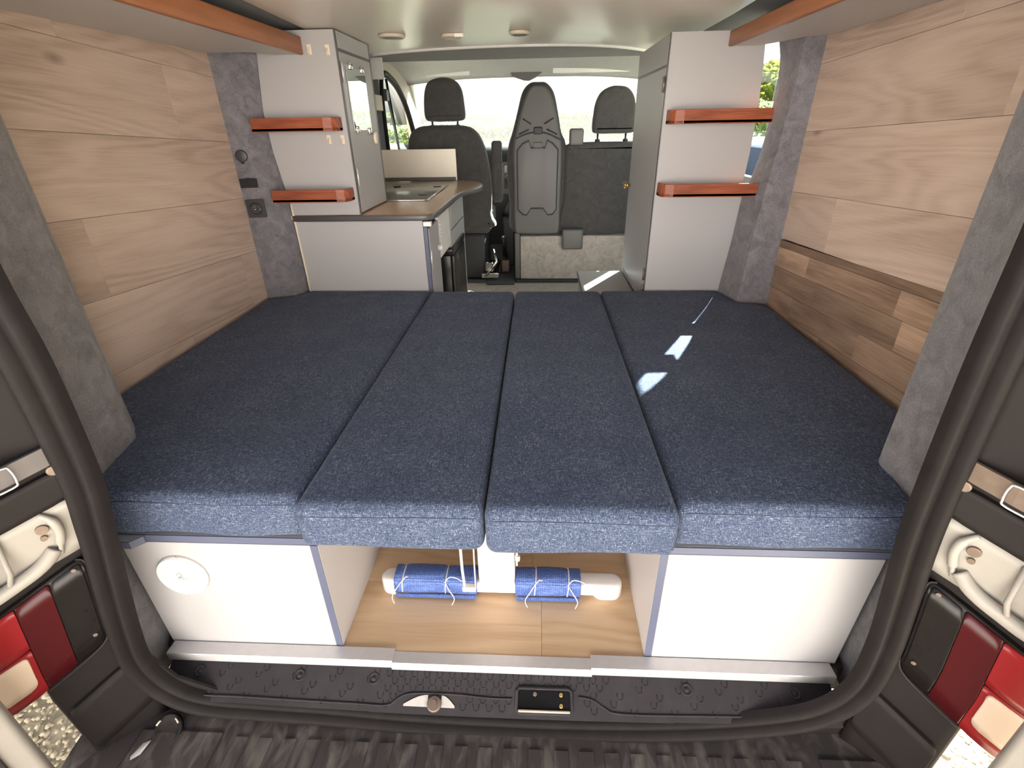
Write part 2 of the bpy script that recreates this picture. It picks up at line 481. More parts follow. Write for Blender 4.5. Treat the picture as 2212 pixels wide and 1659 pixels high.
MAT = dict(
    white=plain('white_laminate', (0.405, 0.393, 0.402), 0.42, spec=0.3, bump=0.03, bscale=500),
    white_inner=plain('white_inner', (0.55, 0.52, 0.515), 0.5, spec=0.3),
    navy=plain('navy_edging', (0.095, 0.105, 0.165), 0.4),
    seam=plain('seam_thread', (0.03, 0.038, 0.07), 0.8),
    grey_edge=plain('grey_edging', (0.10, 0.095, 0.10), 0.4),
    blue=fabric('blue_fabric', (0.027, 0.039, 0.076), (0.094, 0.118, 0.186), (0.265, 0.285, 0.335)),
    oak=wood('oak_planks', (0.38, 0.28, 0.225), (0.53, 0.405, 0.335), (0.64, 0.50, 0.42), knots=0.55, along=(0.75, 5.0), rings=13, tint_amt=0.14, fiber=0.36),
    reclaimed=wood('reclaimed_planks', (0.18, 0.11, 0.08), (0.31, 0.205, 0.145), (0.44, 0.31, 0.22), along=(1.6, 16), rings=3, tint_amt=0.40, fiber=0.6),
    floor=wood('floor_laminate', (0.52, 0.33, 0.19), (0.69, 0.49, 0.31), (0.77, 0.585, 0.395), along=(0.9, 6.0), rings=14, tint_amt=0.06, rough=0.4, fiber=0.22),
    mahogany=wood('mahogany', (0.17, 0.045, 0.022), (0.31, 0.085, 0.042), (0.42, 0.14, 0.07), uvmap=False, axis='x', along=(4, 60), rings=2, rough=0.42, fiber=0.3),
    lip=wood('orange_wood', (0.25, 0.085, 0.035), (0.36, 0.135, 0.058), (0.45, 0.18, 0.085), uvmap=False, axis='y', along=(2, 40), rings=2, rough=0.4, fiber=0.2),
    worktop=plain('brown_worktop', (0.68, 0.46, 0.31), 0.25, spec=0.6, noise=0.10, nscale=180),
    carpet=felt('grey_carpet', (0.18, 0.170, 0.188), 0.35),
    carpet_dark=felt('dark_carpet', (0.05, 0.047, 0.055), 0.25),
    beige_carpet=felt('beige_carpet', (0.43, 0.38, 0.345), 0.25),
    headliner=felt('grey_headliner', (0.74, 0.73, 0.72), 0.05),
    beige_trim=plain('beige_trim', (0.55, 0.49, 0.40), 0.6, spec=0.3),
    cream=plain('cream_ceiling', (0.88, 0.82, 0.74), 0.30, spec=0.8, noise=0.03, nscale=3),
    rubber=dusty('black_rubber', (0.014, 0.0115, 0.0115), (0.035, 0.03, 0.028), 0.65, 0.2),
    plastic=dusty('black_plastic', (0.034, 0.030, 0.034), (0.085, 0.075, 0.072), 0.6, 0.2),
    corner=dusty('corner_plastic', (0.017, 0.014, 0.014), (0.035, 0.03, 0.028), 0.6, 0.15),
    bumper=dusty('bumper_plastic', (0.066, 0.056, 0.057), (0.30, 0.265, 0.24), 0.65, 0.65),
    alu=plain('aluminium', (0.66, 0.64, 0.645), 0.42, metal=0.45, noise=0.08, nscale=60),
    steel=plain('brushed_steel', (0.92, 0.83, 0.70), 0.35, metal=0.2, noise=0.08, nscale=8),
    chrome=plain('chrome', (0.75, 0.73, 0.70), 0.12, metal=1.0),
    mirror=plain('mirror_glass', (0.85, 0.9, 0.86), 0.01, metal=1.0),
    brass=plain('brass', (0.75, 0.48, 0.18), 0.2, metal=1.0),
    hob=plain('hob_glass', (0.30, 0.29, 0.25), 0.2, spec=0.5),
    black_gloss=plain('black_gloss', (0.014, 0.013, 0.014), 0.28, spec=0.35),
    socket=plain('socket_black', (0.022, 0.019, 0.021), 0.4),
    pvc=plain('white_plastic', (0.78, 0.74, 0.72), 0.35),
    cream_plastic=plain('cream_plastic', (0.72, 0.62, 0.50), 0.45),
    paint=plain('white_paint', (0.34, 0.315, 0.285), 0.45, spec=0.3, noise=0.1, nscale=20),
    grey_paint=plain('grey_metal', (0.13, 0.12, 0.125), 0.45, metal=0.3, noise=0.2, nscale=30),
    rust=plain('worn_metal', (0.20, 0.15, 0.12), 0.45, metal=0.5, noise=0.3, nscale=60),
    seat=felt('seat_fabric', (0.078, 0.073, 0.073), 0.2),
    seat_plastic=plain('seat_plastic', (0.112, 0.103, 0.100), 0.5, bump=0.1, bscale=400),
    seat_flap=plain('seat_flap', (0.155, 0.142, 0.138), 0.5),
    dash=plain('dashboard_plastic', (0.03, 0.03, 0.032), 0.55),
    seatbelt=plain('seatbelt', (0.05, 0.05, 0.05), 0.7),
    blue_mat=None,
    string=plain('white_string', (0.75, 0.72, 0.68), 0.8),
    smoke=plain('smoked_lens', (0.012, 0.010, 0.010), 0.25, spec=0.25, noise=0.2, nscale=40),
    red=None, clear=None,
    stone=plain('gravel_stone', (0.52, 0.45, 0.33), 0.9, noise=0.35, nscale=14),
    blue_paint=plain('blue_paint', (0.05, 0.075, 0.19), 0.4, spec=0.3),
    dark_glass=plain('dark_glass', (0.05, 0.055, 0.06), 0.05),
    bounce_render=plain('bounce_render', (0.60, 0.595, 0.585), 0.9, noise=0.04, nscale=2),
    emblem=plain('grey_print', (0.10, 0.09, 0.09), 0.6),
    glass=glass('clear_glass'),
    windscreen=glass('hazed_windscreen', dust=0.032),  # pale glare haze over the view is mixed into the glass
)
def lens_mat(name, col, trans, rough):
    m, nt, b = new_mat(name)
    b.inputs['Base Color'].default_value = (*col, 1); b.inputs['Roughness'].default_value = rough
    b.inputs['Transmission Weight'].default_value = trans
    b.inputs['Specular IOR Level'].default_value = 0.25
    return m
MAT['red'] = lens_mat('shaded_red_lens', (0.055, 0.005, 0.007), 0.0, 0.25)  # darker copy of the lamp red, shade put into the colour
MAT['sunlit_red'] = lens_mat('sunlit_red_lens', (0.24, 0.015, 0.018), 0.0, 0.25)  # lighter copy of the same red, sunlight put into the colour
MAT['clear'] = lens_mat('clear_lens', (0.62, 0.50, 0.40), 0.0, 0.3)

def mat_blue_weave():
    m, nt, b = new_mat('blue_weave')
    tc = N(nt, 'ShaderNodeTexCoord')
    vo = N(nt, 'ShaderNodeTexVoronoi'); vo.inputs['Scale'].default_value = 210; vo.inputs['Randomness'].default_value = 0.25
    nt.links.new(tc.outputs['Object'], vo.inputs['Vector'])
    rp = ramp(nt, [(0.15, (0.03, 0.06, 0.20)), (0.55, (0.085, 0.15, 0.42)), (0.85, (0.20, 0.28, 0.55))])
    nt.links.new(vo.outputs['Distance'], rp.inputs[0])
    nt.links.new(rp.outputs[0], b.inputs['Base Color'])
    b.inputs['Roughness'].default_value = 0.7
    bp = N(nt, 'ShaderNodeBump'); bp.inputs['Strength'].default_value = 0.6; bp.inputs['Distance'].default_value = 0.002
    nt.links.new(vo.outputs['Distance'], bp.inputs['Height']); nt.links.new(bp.outputs[0], b.inputs['Normal'])
    return m
MAT['blue_mat'] = mat_blue_weave()

def mat_gravel():
    m, nt, b = new_mat('gravel_ground')
    tc = N(nt, 'ShaderNodeTexCoord')
    vo = N(nt, 'ShaderNodeTexVoronoi'); vo.inputs['Scale'].default_value = 26
    nt.links.new(tc.outputs['Object'], vo.inputs['Vector'])
    rp = ramp(nt, [(0.0, (0.22, 0.19, 0.13)), (0.5, (0.31, 0.27, 0.19)), (1.0, (0.40, 0.355, 0.27))])
    sp = N(nt, 'ShaderNodeSeparateColor'); nt.links.new(vo.outputs['Color'], sp.inputs[0])
    nt.links.new(sp.outputs[0], rp.inputs[0]); nt.links.new(rp.outputs[0], b.inputs['Base Color'])
    b.inputs['Roughness'].default_value = 0.95
    bp = N(nt, 'ShaderNodeBump'); bp.inputs['Strength'].default_value = 0.8; bp.inputs['Distance'].default_value = 0.02
    nt.links.new(vo.outputs['Distance'], bp.inputs['Height']); nt.links.new(bp.outputs[0], b.inputs['Normal'])
    return m
MAT['gravel'] = mat_gravel()

def mat_leaf(name, a, c):
    m, nt, b = new_mat(name)
    tc = N(nt, 'ShaderNodeTexCoord')
    nz = N(nt, 'ShaderNodeTexNoise'); nz.inputs['Scale'].default_value = 6; nz.inputs['Detail'].default_value = 4
    nt.links.new(tc.outputs['Object'], nz.inputs['Vector'])
    rp = ramp(nt, [(0.35, a), (0.65, c)])
    nt.links.new(nz.outputs[0], rp.inputs[0]); nt.links.new(rp.outputs[0], b.inputs['Base Color'])
    b.inputs['Roughness'].default_value = 0.6
    tl_ = N(nt, 'ShaderNodeBsdfTranslucent'); ms = N(nt, 'ShaderNodeMixShader'); ms.inputs[0].default_value = 0.45
    nt.links.new(rp.outputs[0], tl_.inputs[0])
    nt.links.new(b.outputs[0], ms.inputs[1]); nt.links.new(tl_.outputs[0], ms.inputs[2])
    nt.links.new(ms.outputs[0], nt.nodes['Material Output'].inputs[0])
    return m
MAT['leaf'] = mat_leaf('hedge_leaf', (0.20, 0.27, 0.10), (0.40, 0.47, 0.22))
MAT['leaf2'] = mat_leaf('shrub_leaf', (0.14, 0.17, 0.02), (0.36, 0.38, 0.06))

# ------------------------------------------------------------------ the van shell
Z_CEIL = 1.385

# floor
bm = BM()
ys = [-0.012, 0.19, 0.385, 0.58, 0.775, 0.97, 1.165, 1.36, 1.555, 1.75]
for i, (a, b_) in enumerate(zip(ys, ys[1:])):
    cut = 0.115 if i == 0 else random.uniform(-0.3, 0.3)
    for x0, x1 in ((-1.0 if i else -0.735, cut), (cut, 1.0 if i else 0.735)):
        t = {0: 0.62 if x0 < 0 else 0.38}.get(i, random.uniform(0.25, 0.7))
        uv_plank_box(bm, 'x', x0, x1 - 0.0006, a, b_ - 0.0006, -0.012, 0.0, t, 0.0006)
uv_plank_box(bm, 'x', -0.345, 0.735, -0.030, -0.0135, -0.012, -0.0005, 0.55, 0.0006)
struct(link('floor', bm, MAT['floor']), 'pale oak laminate floor of the van')
bm = BM(); box(bm, -1.06, 1.06, 1.752, 3.0, -0.03, -0.001)
struct(link('floor', bm, MAT['beige_carpet']), 'beige carpeted floor of the aisle')
bm = BM(); box(bm, -1.06, 1.06, 3.0, 4.6, -0.03, -0.001)
struct(link('floor', bm, MAT['carpet_dark']), 'dark floor of the cab')
bm = BM(); box(bm, -1.06, 1.06, 0.0, 1.76, -0.09, -0.014)
struct(link('floor', bm, MAT['grey_paint']), 'metal van floor under the laminate')

# plank walls
def plank_wall(name, x, sgn, rows, y0, y1, mat, slope, ymid, th=0.012):
    bm = BM()
    for (z0, z1, joints, tints) in rows:
        e = [y0] + joints + [y1]
        for k, (a, b_) in enumerate(zip(e, e[1:])):
            xa, xb = (x - th, x) if sgn < 0 else (x, x + th)
            uv_plank_box(bm, 'y', xa, xb, a + 0.0003, b_ - 0.0003, z0 + 0.0004, z1 - 0.0004, tints[k], 0.0004)
    for v in bm.verts: v.co.z += slope * (v.co.y - ymid)
    return link(name, bm, mat)
struct(plank_wall('wall_left', -1.055, -1, [
    (0.20, 0.455, [0.78], [0.35, 0.5]), (0.455, 0.655, [1.17], [0.45, 0.3]), (0.655, 0.857, [0.53], [0.3, 0.62]),
    (0.857, 1.055, [], [0.6]), (1.055, 1.262, [1.02], [0.42, 0.68]), (1.262, 1.46, [0.66], [0.62, 0.5])],
    0.28, 1.30, MAT['oak'], -0.06, 0.86), 'oak plank lining of the wall on the left')
struct(plank_wall('wall_right', 1.0, 1, [
    (0.70, 0.862, [0.91], [0.75, 0.42]), (0.862, 1.052, [], [0.68]), (1.052, 1.245, [0.42], [0.6, 0.40]), (1.245, 1.46, [0.62], [0.45, 0.55])],
    0.24, 1.24, MAT['oak'], -0.047, 0.8), 'oak plank lining of the wall on the right')
struct(plank_wall('wall_right', 0.998, 1, [
    (0.675, 0.70, [], [0.22]), (0.605, 0.675, [0.52, 0.98], [0.8, 0.55, 0.95]), (0.525, 0.605, [0.48, 0.9], [0.95, 0.2, 0.25]),
    (0.445, 0.525, [0.62, 1.02], [0.5, 0.3, 0.55]), (0.33, 0.445, [0.8], [0.4, 0.6])],
    0.24, 1.24, MAT['reclaimed'], -0.06, 0.8, 0.014), 'dark reclaimed wood strip low on the right wall')

# outer body panels
def body_panel(name, label, parts, mat):
    bm = BM()
    for p in parts: box(bm, *p)
    return struct(link(name, bm, mat), label)
body_panel('wall_left_outer', 'outer body side behind the left lining',
           [(-1.12, -1.09, -0.02, 3.0, -0.3, 1.62), (-1.12, -1.09, 2.98, 4.0, -0.3, 0.88), (-1.12, -1.09, 2.98, 4.0, 1.42, 1.62)], MAT['paint'])
body_panel('wall_right_outer', 'outer body side behind the right lining',
           [(1.06, 1.09, -0.02, 1.40, -0.3, 1.62), (1.06, 1.09, 1.40, 3.0, -0.3, 0.84), (1.06, 1.09, 1.40, 3.0, 1.54, 1.62),
            (1.06, 1.09, 3.0, 3.06, -0.3, 1.62), (1.06, 1.09, 3.06, 4.0, -0.3, 0.88), (1.06, 1.09, 3.06, 4.0, 1.40, 1.62)], MAT['paint'])
bm = BM(); box(bm, -1.12, 1.09, -0.12, 3.97, 1.60, 1.63, 0.01); box(bm, -1.05, 1.05, 3.94, 3.97, 1.42, 1.60)
struct(link('roof', bm, MAT['paint']), 'painted roof panel over the van')

# ceiling: cream panel with a bowed front edge
bm = BM()
front = [(-0.74, 2.14), (-0.62, 2.06), (-0.45, 1.99), (-0.2, 1.935), (0.05, 1.92), (0.3, 1.96), (0.5, 2.08), (0.64, 2.24), (0.74, 2.36)]
front = [(p.x, p.y) for p in smooth_path([(a, b_, 0) for a, b_ in front], 5)]
prism(bm, [(-0.655, -0.14), (0.70, -0.14)] + [(0.745, 1.36)] + front[::-1] + [(-0.74, 1.36)], 'z', Z_CEIL, Z_CEIL + 0.012, 0.003, 2)
struct(link('ceiling', bm, MAT['cream'], auto=40), 'cream ceiling panel')
bm = BM(); box(bm, -1.09, 1.06, -0.12, 1.385, Z_CEIL + 0.0135, Z_CEIL + 0.05); box(bm, -1.09, 0.90, 1.385, 2.6, Z_CEIL + 0.0135, Z_CEIL + 0.05)
struct(link('ceiling', bm, MAT['carpet_dark']), 'dark carpet above the ceiling panel')
bm = BM()
rows = []
for y, z in ((1.9, 1.50), (2.6, 1.525), (3.2, 1.522), (3.6, 1.49), (3.84, 1.435), (3.93, 1.405)):
    w = 1.0
    rows.append([(x * w, y - 0.06 * (x / 1.0) ** 2, z - 0.05 * abs(x) ** 3) for x in [k / 8 - 1.0 for k in range(17)]])
loft(bm, rows, smooth=True)
bmesh.ops.solidify(bm, geom=bm.faces[:], thickness=-0.01)
struct(link('ceiling', bm, MAT['headliner']), 'grey cab headlining above the windscreen')
bm = BM()
tube(bm, smooth_path([(a, b_ + 0.02, Z_CEIL + 0.004) for a, b_ in front[::4]] , 4), 0.012, 8)
struct(link('trim_1', bm, MAT['headliner']), 'grey front edge of the ceiling panel')
for sg, lab in ((-1, 'left'), (1, 'right')):
    bm = BM()
    x0 = -0.74 if sg < 0 else 0.745
    x1 = -1.09 if sg < 0 else 1.06
    box(bm, x0, x1, 2.38, 2.40, 1.30, 1.52)
    struct(link('trim_%d' % (2 if sg < 0 else 3), bm, MAT['headliner']), 'grey step panel between ceiling and cab, %s side' % lab)

# carpeted rear pillars
def rear_pillar(sg):
    bm = BM()
    rows = []
    cx, cy, wx = (0.853, 0.216, 1.062) if sg < 0 else (0.828, 0.167, 1.008)
    for z, xs, xm in ((-0.06, 0.725, 0.785), (0.12, 0.725, 0.785), (0.3, 0.69, 0.798), (0.5, 0.66, 0.80), (0.8, 0.645, 0.775), (1.1, 0.645, 0.765), (1.386, 0.645, 0.765)):
        o = 0.02 if sg > 0 else 0.0
        pts = smooth_path([(sg * (xs + o + 0.040), -0.078, z), (sg * (xm + o * 0.3), 0.035, z), (sg * (cx - 0.02), cy - 0.028, z), (sg * cx, cy, z)], 4)
        pts += smooth_path([(sg * cx, cy, z), (sg * (cx + 0.012), cy + 0.02, z), (sg * (cx + 0.05), cy + 0.05, z), (sg * wx, cy + 0.12, z)], 3)[1:]
        rows.append(pts)
    loft(bm, rows, smooth=True)
    bmesh.ops.recalc_face_normals(bm, faces=bm.faces)
    bmesh.ops.solidify(bm, geom=bm.faces[:], thickness=0.004)
    return link('pillar_rear_%s' % ('left' if sg < 0 else 'right'), bm, MAT['carpet'])
struct(rear_pillar(-1), 'grey carpeted rear pillar on the left of the bed')
struct(rear_pillar(1), 'grey carpeted rear pillar on the right of the bed')

# carpeted middle pillars
bm = BM()
def interp(tab, z):
    if z <= tab[0][0]: return tab[0][1]
    for (a, va), (b_, vb) in zip(tab, tab[1:]):
        if z <= b_: return va + (vb - va) * (z - a) / (b_ - a)
    return tab[-1][1]
xl_c = [(0.43, -0.95), (0.75, -0.968), (1.04, -0.986), (1.19, -1.0), (1.39, -1.01)]
xl_p = [(0.45, -0.910), (0.61, -0.913), (0.74, -0.916), (0.82, -0.918), (0.99, -0.940), (1.13, -0.945), (1.30, -0.925), (1.39, -0.915)]
rows = []
for k in range(18):
    z = 0.2 + k * 1.19 / 17
    xc, xp = interp(xl_c, z), interp(xl_p, z)
    rows.append([(-1.085, 1.292, z), (-1.055, 1.288, z), (xc - 0.012, 1.306, z), (xc, 1.314, z), (xc + 0.012, 1.328, z), (xp, 1.40, z), (xp - 0.05, 1.50, z), (-1.085, 1.6, z)])
loft(bm, rows, smooth=True)
bmesh.ops.recalc_face_normals(bm, faces=bm.faces)
bmesh.ops.solidify(bm, geom=bm.faces[:], thickness=0.004)
struct(link('pillar_left', bm, MAT['carpet'], auto=50), 'grey carpeted pillar with sockets on the left')
bm = BM()
xr_c = [(0.43, 0.885), (0.75, 0.912), (1.0, 0.94), (1.2, 0.952), (1.39, 0.95)]
xr_p = [(0.45, 0.862), (0.64, 0.880), (0.80, 0.888), (0.83, 0.893), (0.856, 0.905), (0.96, 0.928), (1.05, 0.935), (1.157, 0.941), (1.25, 0.936), (1.31, 0.918), (1.345, 0.880), (1.39, 0.86)]
rows = []
for k in range(30):
    z = 0.2 + k * 1.19 / 29
    xc, xp = interp(xr_c, z), interp(xr_p, z)
    yc = 1.222 + 0.03 * min(1, max(0, (z - 0.45) / 0.5))
    rows.append([(1.055, 1.21, z), (1.0, 1.208, z), (xc + 0.02, yc - 0.008, z), (xc, yc, z), (xc - 0.004, yc + 0.03, z), (xp, 1.372, z), (xp + 0.015, 1.40, z), (1.055, 1.425, z)])
loft(bm, rows, smooth=True)
bmesh.ops.recalc_face_normals(bm, faces=bm.faces)
bmesh.ops.solidify(bm, geom=bm.faces[:], thickness=0.004)
struct(link('pillar_right', bm, MAT['carpet'], auto=50), 'grey carpeted pillar on the right beside the window slot')

# ------------------------------------------------------------------ rear end of the van
seal_in = [(-0.621, 0.905), (-0.613, 0.767), (-0.623, 0.564), (-0.644, 0.452), (-0.677, 0.299), (-0.703, 0.163), (-0.712, 0.075), (-0.690, 0.005), (-0.631, -0.036),
           (-0.50, -0.047), (-0.362, -0.054), (-0.159, -0.070), (0.095, -0.075), (0.29, -0.068), (0.437, -0.053), (0.58, -0.025), (0.668, 0.012), (0.710, 0.082), (0.714, 0.195),
           (0.700, 0.331), (0.684, 0.461), (0.677, 0.565), (0.669, 0.776), (0.668, 0.949), (0.662, 1.15), (0.62, 1.30), (0.50, 1.36), (0.0, 1.375), (-0.45, 1.36), (-0.58, 1.30), (-0.622, 1.15)]
path = smooth_path([(x, 0, z) for x, z in seal_in], 5, True)
n = len(path)
prof = [(0.008, -0.085), (0.010, -0.098), (0.014, -0.108), (0.020, -0.110), (0.025, -0.104), (0.028, -0.098), (0.031, -0.106), (0.035, -0.118), (0.043, -0.122), (0.051, -0.118), (0.055, -0.108), (0.056, -0.09)]
bm = BM()
rows = []
for i, p in enumerate(path):
    t = (path[(i + 1) % n] - path[(i - 1) % n]).normalized()
    nrm = V((t.z, 0, -t.x))
    if nrm.dot(p - V((0.02, 0, 0.65))) < 0: nrm = -nrm
    wide = 1.0 + 0.22 * max(0, min(1, (p.z - 0.4) / 0.4)) * (1 if p.x < 0 else 0.2)
    rows.append([(p + nrm * a * wide + V((0, b_, 0))) for a, b_ in prof])
rows.append(rows[0])
loft(bm, rows, smooth=True)
bmesh.ops.remove_doubles(bm, verts=bm.verts, dist=1e-5)
bmesh.ops.recalc_face_normals(bm, faces=bm.faces)
tag(link('door_seal', bm, MAT['rubber']), 'black rubber seal running round the rear door opening', 'door seal')

# sill cover
sill = thing('sill_cover', 'black plastic cover of the rear door sill with latch notch', 'sill cover', (0, -0.07, -0.06))
bm = BM()
def sill_pt(x, t, off=0.0):        # t 0 at the aluminium strip, 1 at the seal
    drop = 0.014 * max(0, 1 - (x / 0.55) ** 2)
    return V((x, -0.026 - 0.080 * t - off * 0.4, -0.016 - (0.036 + drop) * t + off * 0.92))
xsl = [-0.74 + 1.48 * k / 60 for k in range(61)]
loft(bm, [[sill_pt(x, t) for x in xsl] for t in (0, 0.25, 0.5, 0.75, 0.92, 1.0)], smooth=True)
low = [[sill_pt(x, t, -0.012) for x in xsl] for t in (0, 1.0)]
loft(bm, low)
bmesh.ops.recalc_face_normals(bm, faces=bm.faces)
# embossed anti-slip marks
for r_ in range(5):
    for k in range(-26, 27):
        x = k * 0.0285 + (0.014 if r_ % 2 else 0)
        t = 0.14 + r_ * 0.155
        if abs(x) > 0.70: continue
        if -0.20 < x < -0.06 and t > 0.55: continue
        if 0.05 < x < 0.20 and t > 0.35: continue
        if (abs(x - 0.0) > 0.24) and (k + r_) % 3: continue
        loop = []
        for q in range(7):
            a = PI + PI * q / 6
            loop.append(sill_pt(x + 0.0062 * math.cos(a), t + 0.07 - 0.075 * math.sin(a) * 1.0, 0.0004))
        loop = [sill_pt(x - 0.0062, t, 0.0004)] + loop + [sill_pt(x + 0.0062, t, 0.0004)]
        tube(bm, loop, 0.0008, 5)
link('body', bm, MAT['plastic'], sill)
for x in (-0.665, -0.432, -0.262, 0.43, 0.66):
    bm = BM()
    c = sill_pt(x, 0.33)
    nrm = V((0, -0.4, 0.92)).normalized()
    lathe(bm, c, V((1, 0, 0)), nrm.cross(V((1, 0, 0))), nrm, [(0.012, -0.002), (0.012, 0.0025), (0.0095, 0.003), (0.009, 0.001), (0.004, 0.0012), (0.0035, 0.003), (0.001, 0.0032)], 20)
    link('clip', bm, MAT['plastic'], sill)
bm = BM()   # ridge line swinging round the latch area
rid = [(-0.72, 0.86), (-0.5, 0.86), (-0.30, 0.86), (-0.225, 0.86), (-0.200, 0.70), (-0.17, 0.60), (-0.08, 0.585), (0.0, 0.63), (0.05, 0.63)]
tube(bm, [sill_pt(x, t, 0.001) for x, t in [(p.x, p.y) for p in smooth_path([(a, b_, 0) for a, b_ in rid], 4)]], 0.0022, 6)
rid = [(0.195, 0.55), (0.225, 0.60), (0.25, 0.75), (0.29, 0.86), (0.5, 0.86), (0.72, 0.86)]
tube(bm, [sill_pt(x, t, 0.001) for x, t in [(p.x, p.y) for p in smooth_path([(a, b_, 0) for a, b_ in rid], 4)]], 0.0022, 6)
link('ridge', bm, MAT['plastic'], sill)
# notch with bare white metal on both sides of the striker
def notch(x0, x1, flip):
    top = [(x0 + (x1 - x0) * q / 8, 0.68 + 0.10 * (q / 8 if not flip else 1 - q / 8) * 0 ) for q in range(9)]
    pts_t, pts_b = [], []
    for q in range(9):
        u = q / 8
        x = x0 + (x1 - x0) * u
        hgt = math.sin(PI * (0.5 * u + (0.0 if not flip else 0.5)))
        pts_t.append(sill_pt(x, 0.82 - 0.20 * hgt, 0.0022)); pts_b.append(sill_pt(x, 0.86, 0.0022))
    loft(bm, [pts_t, pts_b])
for n_args in ((-0.188, -0.135, False), (-0.105, -0.075, True)):
    bm = BM(); notch(*n_args)
    bmesh.ops.solidify(bm, geom=bm.faces[:], thickness=0.002)
    link('latch_plate', bm, MAT['pvc'], sill)
bm = BM()
c = sill_pt(-0.12, 0.78)
cyl(bm, c - V((0, 0, 0.004)), (0, -0.4, 0.92), 0.016, 0.012, 20, bev=0.003)
cyl(bm, c + V((0, -0.004, 0.006)), (0, -0.4, 0.92), 0.007, 0.006, 16)
link('striker', bm, MAT['rust'], sill)
bm = BM()   # rectangular cup with a raised rim
def rect_path(x0, x1, t0, t1, off):
    P = [(x0 + 0.006, t0), (x1 - 0.006, t0), (x1, t0 + 0.06), (x1, t1 - 0.06), (x1 - 0.006, t1), (x0 + 0.006, t1), (x0, t1 - 0.06), (x0, t0 + 0.06)]
    return [sill_pt(x, t, off) for x, t in P]
tube(bm, rect_path(0.060, 0.180, 0.40, 0.90, 0.002), 0.0038, 6, closed=True)
link('cup_rim', bm, MAT['plastic'], sill)
bm = BM()
q = [sill_pt(0.062, 0.42, 0.0012), sill_pt(0.178, 0.42, 0.0012), sill_pt(0.178, 0.88, 0.0012), sill_pt(0.062, 0.88, 0.0012)]
f = bm.faces.new([bm.verts.new(p) for p in q]); bmesh.ops.solidify(bm, geom=[f], thickness=0.002)
link('cup_floor', bm, MAT['black_gloss'], sill)
bm = BM()
tube(bm, [sill_pt(0.064, 0.86, 0.003), sill_pt(0.176, 0.86, 0.003)], 0.0032, 6)
link('cup_lip', bm, MAT['clear'], sill)
for xx, tt in ((0.157, 0.52), (0.157, 0.74), (0.10, 0.52)):
    bm = BM(); cyl(bm, sill_pt(xx, tt, 0.001), (0, -0.4, 0.92), 0.0045, 0.003, 14, bev=0.001)
    link('screw', bm, MAT['brass'] if xx > 0.12 else MAT['rust'], sill)

# aluminium edge strips
for k, (x0, x1, dz, dy, lab) in enumerate(((-0.748, -0.222, 0.003, 0.0, 'long aluminium edge strip below the white front on the left'),
                                  (-0.224, 0.226, 0.0, 0.006, 'middle aluminium edge strip in front of the laminate'),
                                  (0.224, 0.748, 0.003, 0.0, 'long aluminium edge strip below the white front on the right'))):
    bm = BM()
    prism(bm, [(-0.002 - dy, 0.0 + dz - 0.002), (-0.002 - dy, 0.0012 + dz), (-0.033 - dy * 0.4, 0.0012 + dz), (-0.0345 - dy * 0.4, dz - 0.001), (-0.0345 - dy * 0.4, -0.021 + dz), (-0.0325 - dy * 0.4, -0.021 + dz), (-0.0325 - dy * 0.4, dz - 0.002)], 'x', x0, x1)
    tag(link('edge_strip', bm, MAT['alu']), lab, 'edge strip', 'aluminium edge strips on the sill')

# rear body corners
def corner_prof(sg):
    ox = 0.0 if sg < 0 else 0.035
    return [(0.655, -0.092), (0.70, -0.133), (0.735, -0.166), (0.77, -0.199), (0.795, -0.216), (0.825, -0.225), (0.87, -0.224), (0.91, -0.210), (0.945, -0.18), (0.965, -0.13), (0.98, -0.05), (1.06, 0.02)], ox
def corner_pt(sg, s, z, off=0.0):
    P, ox = corner_prof(sg)
    P = [V((a, b_)) for a, b_ in P]
    acc = 0
    for a, b_ in zip(P, P[1:]):
        L = (b_ - a).length
        if s <= acc + L or b_ is P[-1]:
            ox2 = ox + interp([(-0.1, 0.085), (0.07, 0.10), (0.16, 0.090), (0.3, 0.064), (0.45, 0.036), (0.56, 0.015), (0.9, 0.008)] if sg < 0 else
                               [(-0.1, 0.065), (0.08, 0.067), (0.2, 0.069), (0.33, 0.055), (0.46, 0.037), (0.56, 0.03), (0.95, 0.023)], z)
            d = (b_ - a) / L
            p = a + d * (s - acc)
            nrm = V((d.y, -d.x))
            if nrm.y > 0 and d.x > 0: nrm = -nrm
            p = p + nrm * off
            return V((sg * (p.x + ox2), p.y, z))
        acc += L
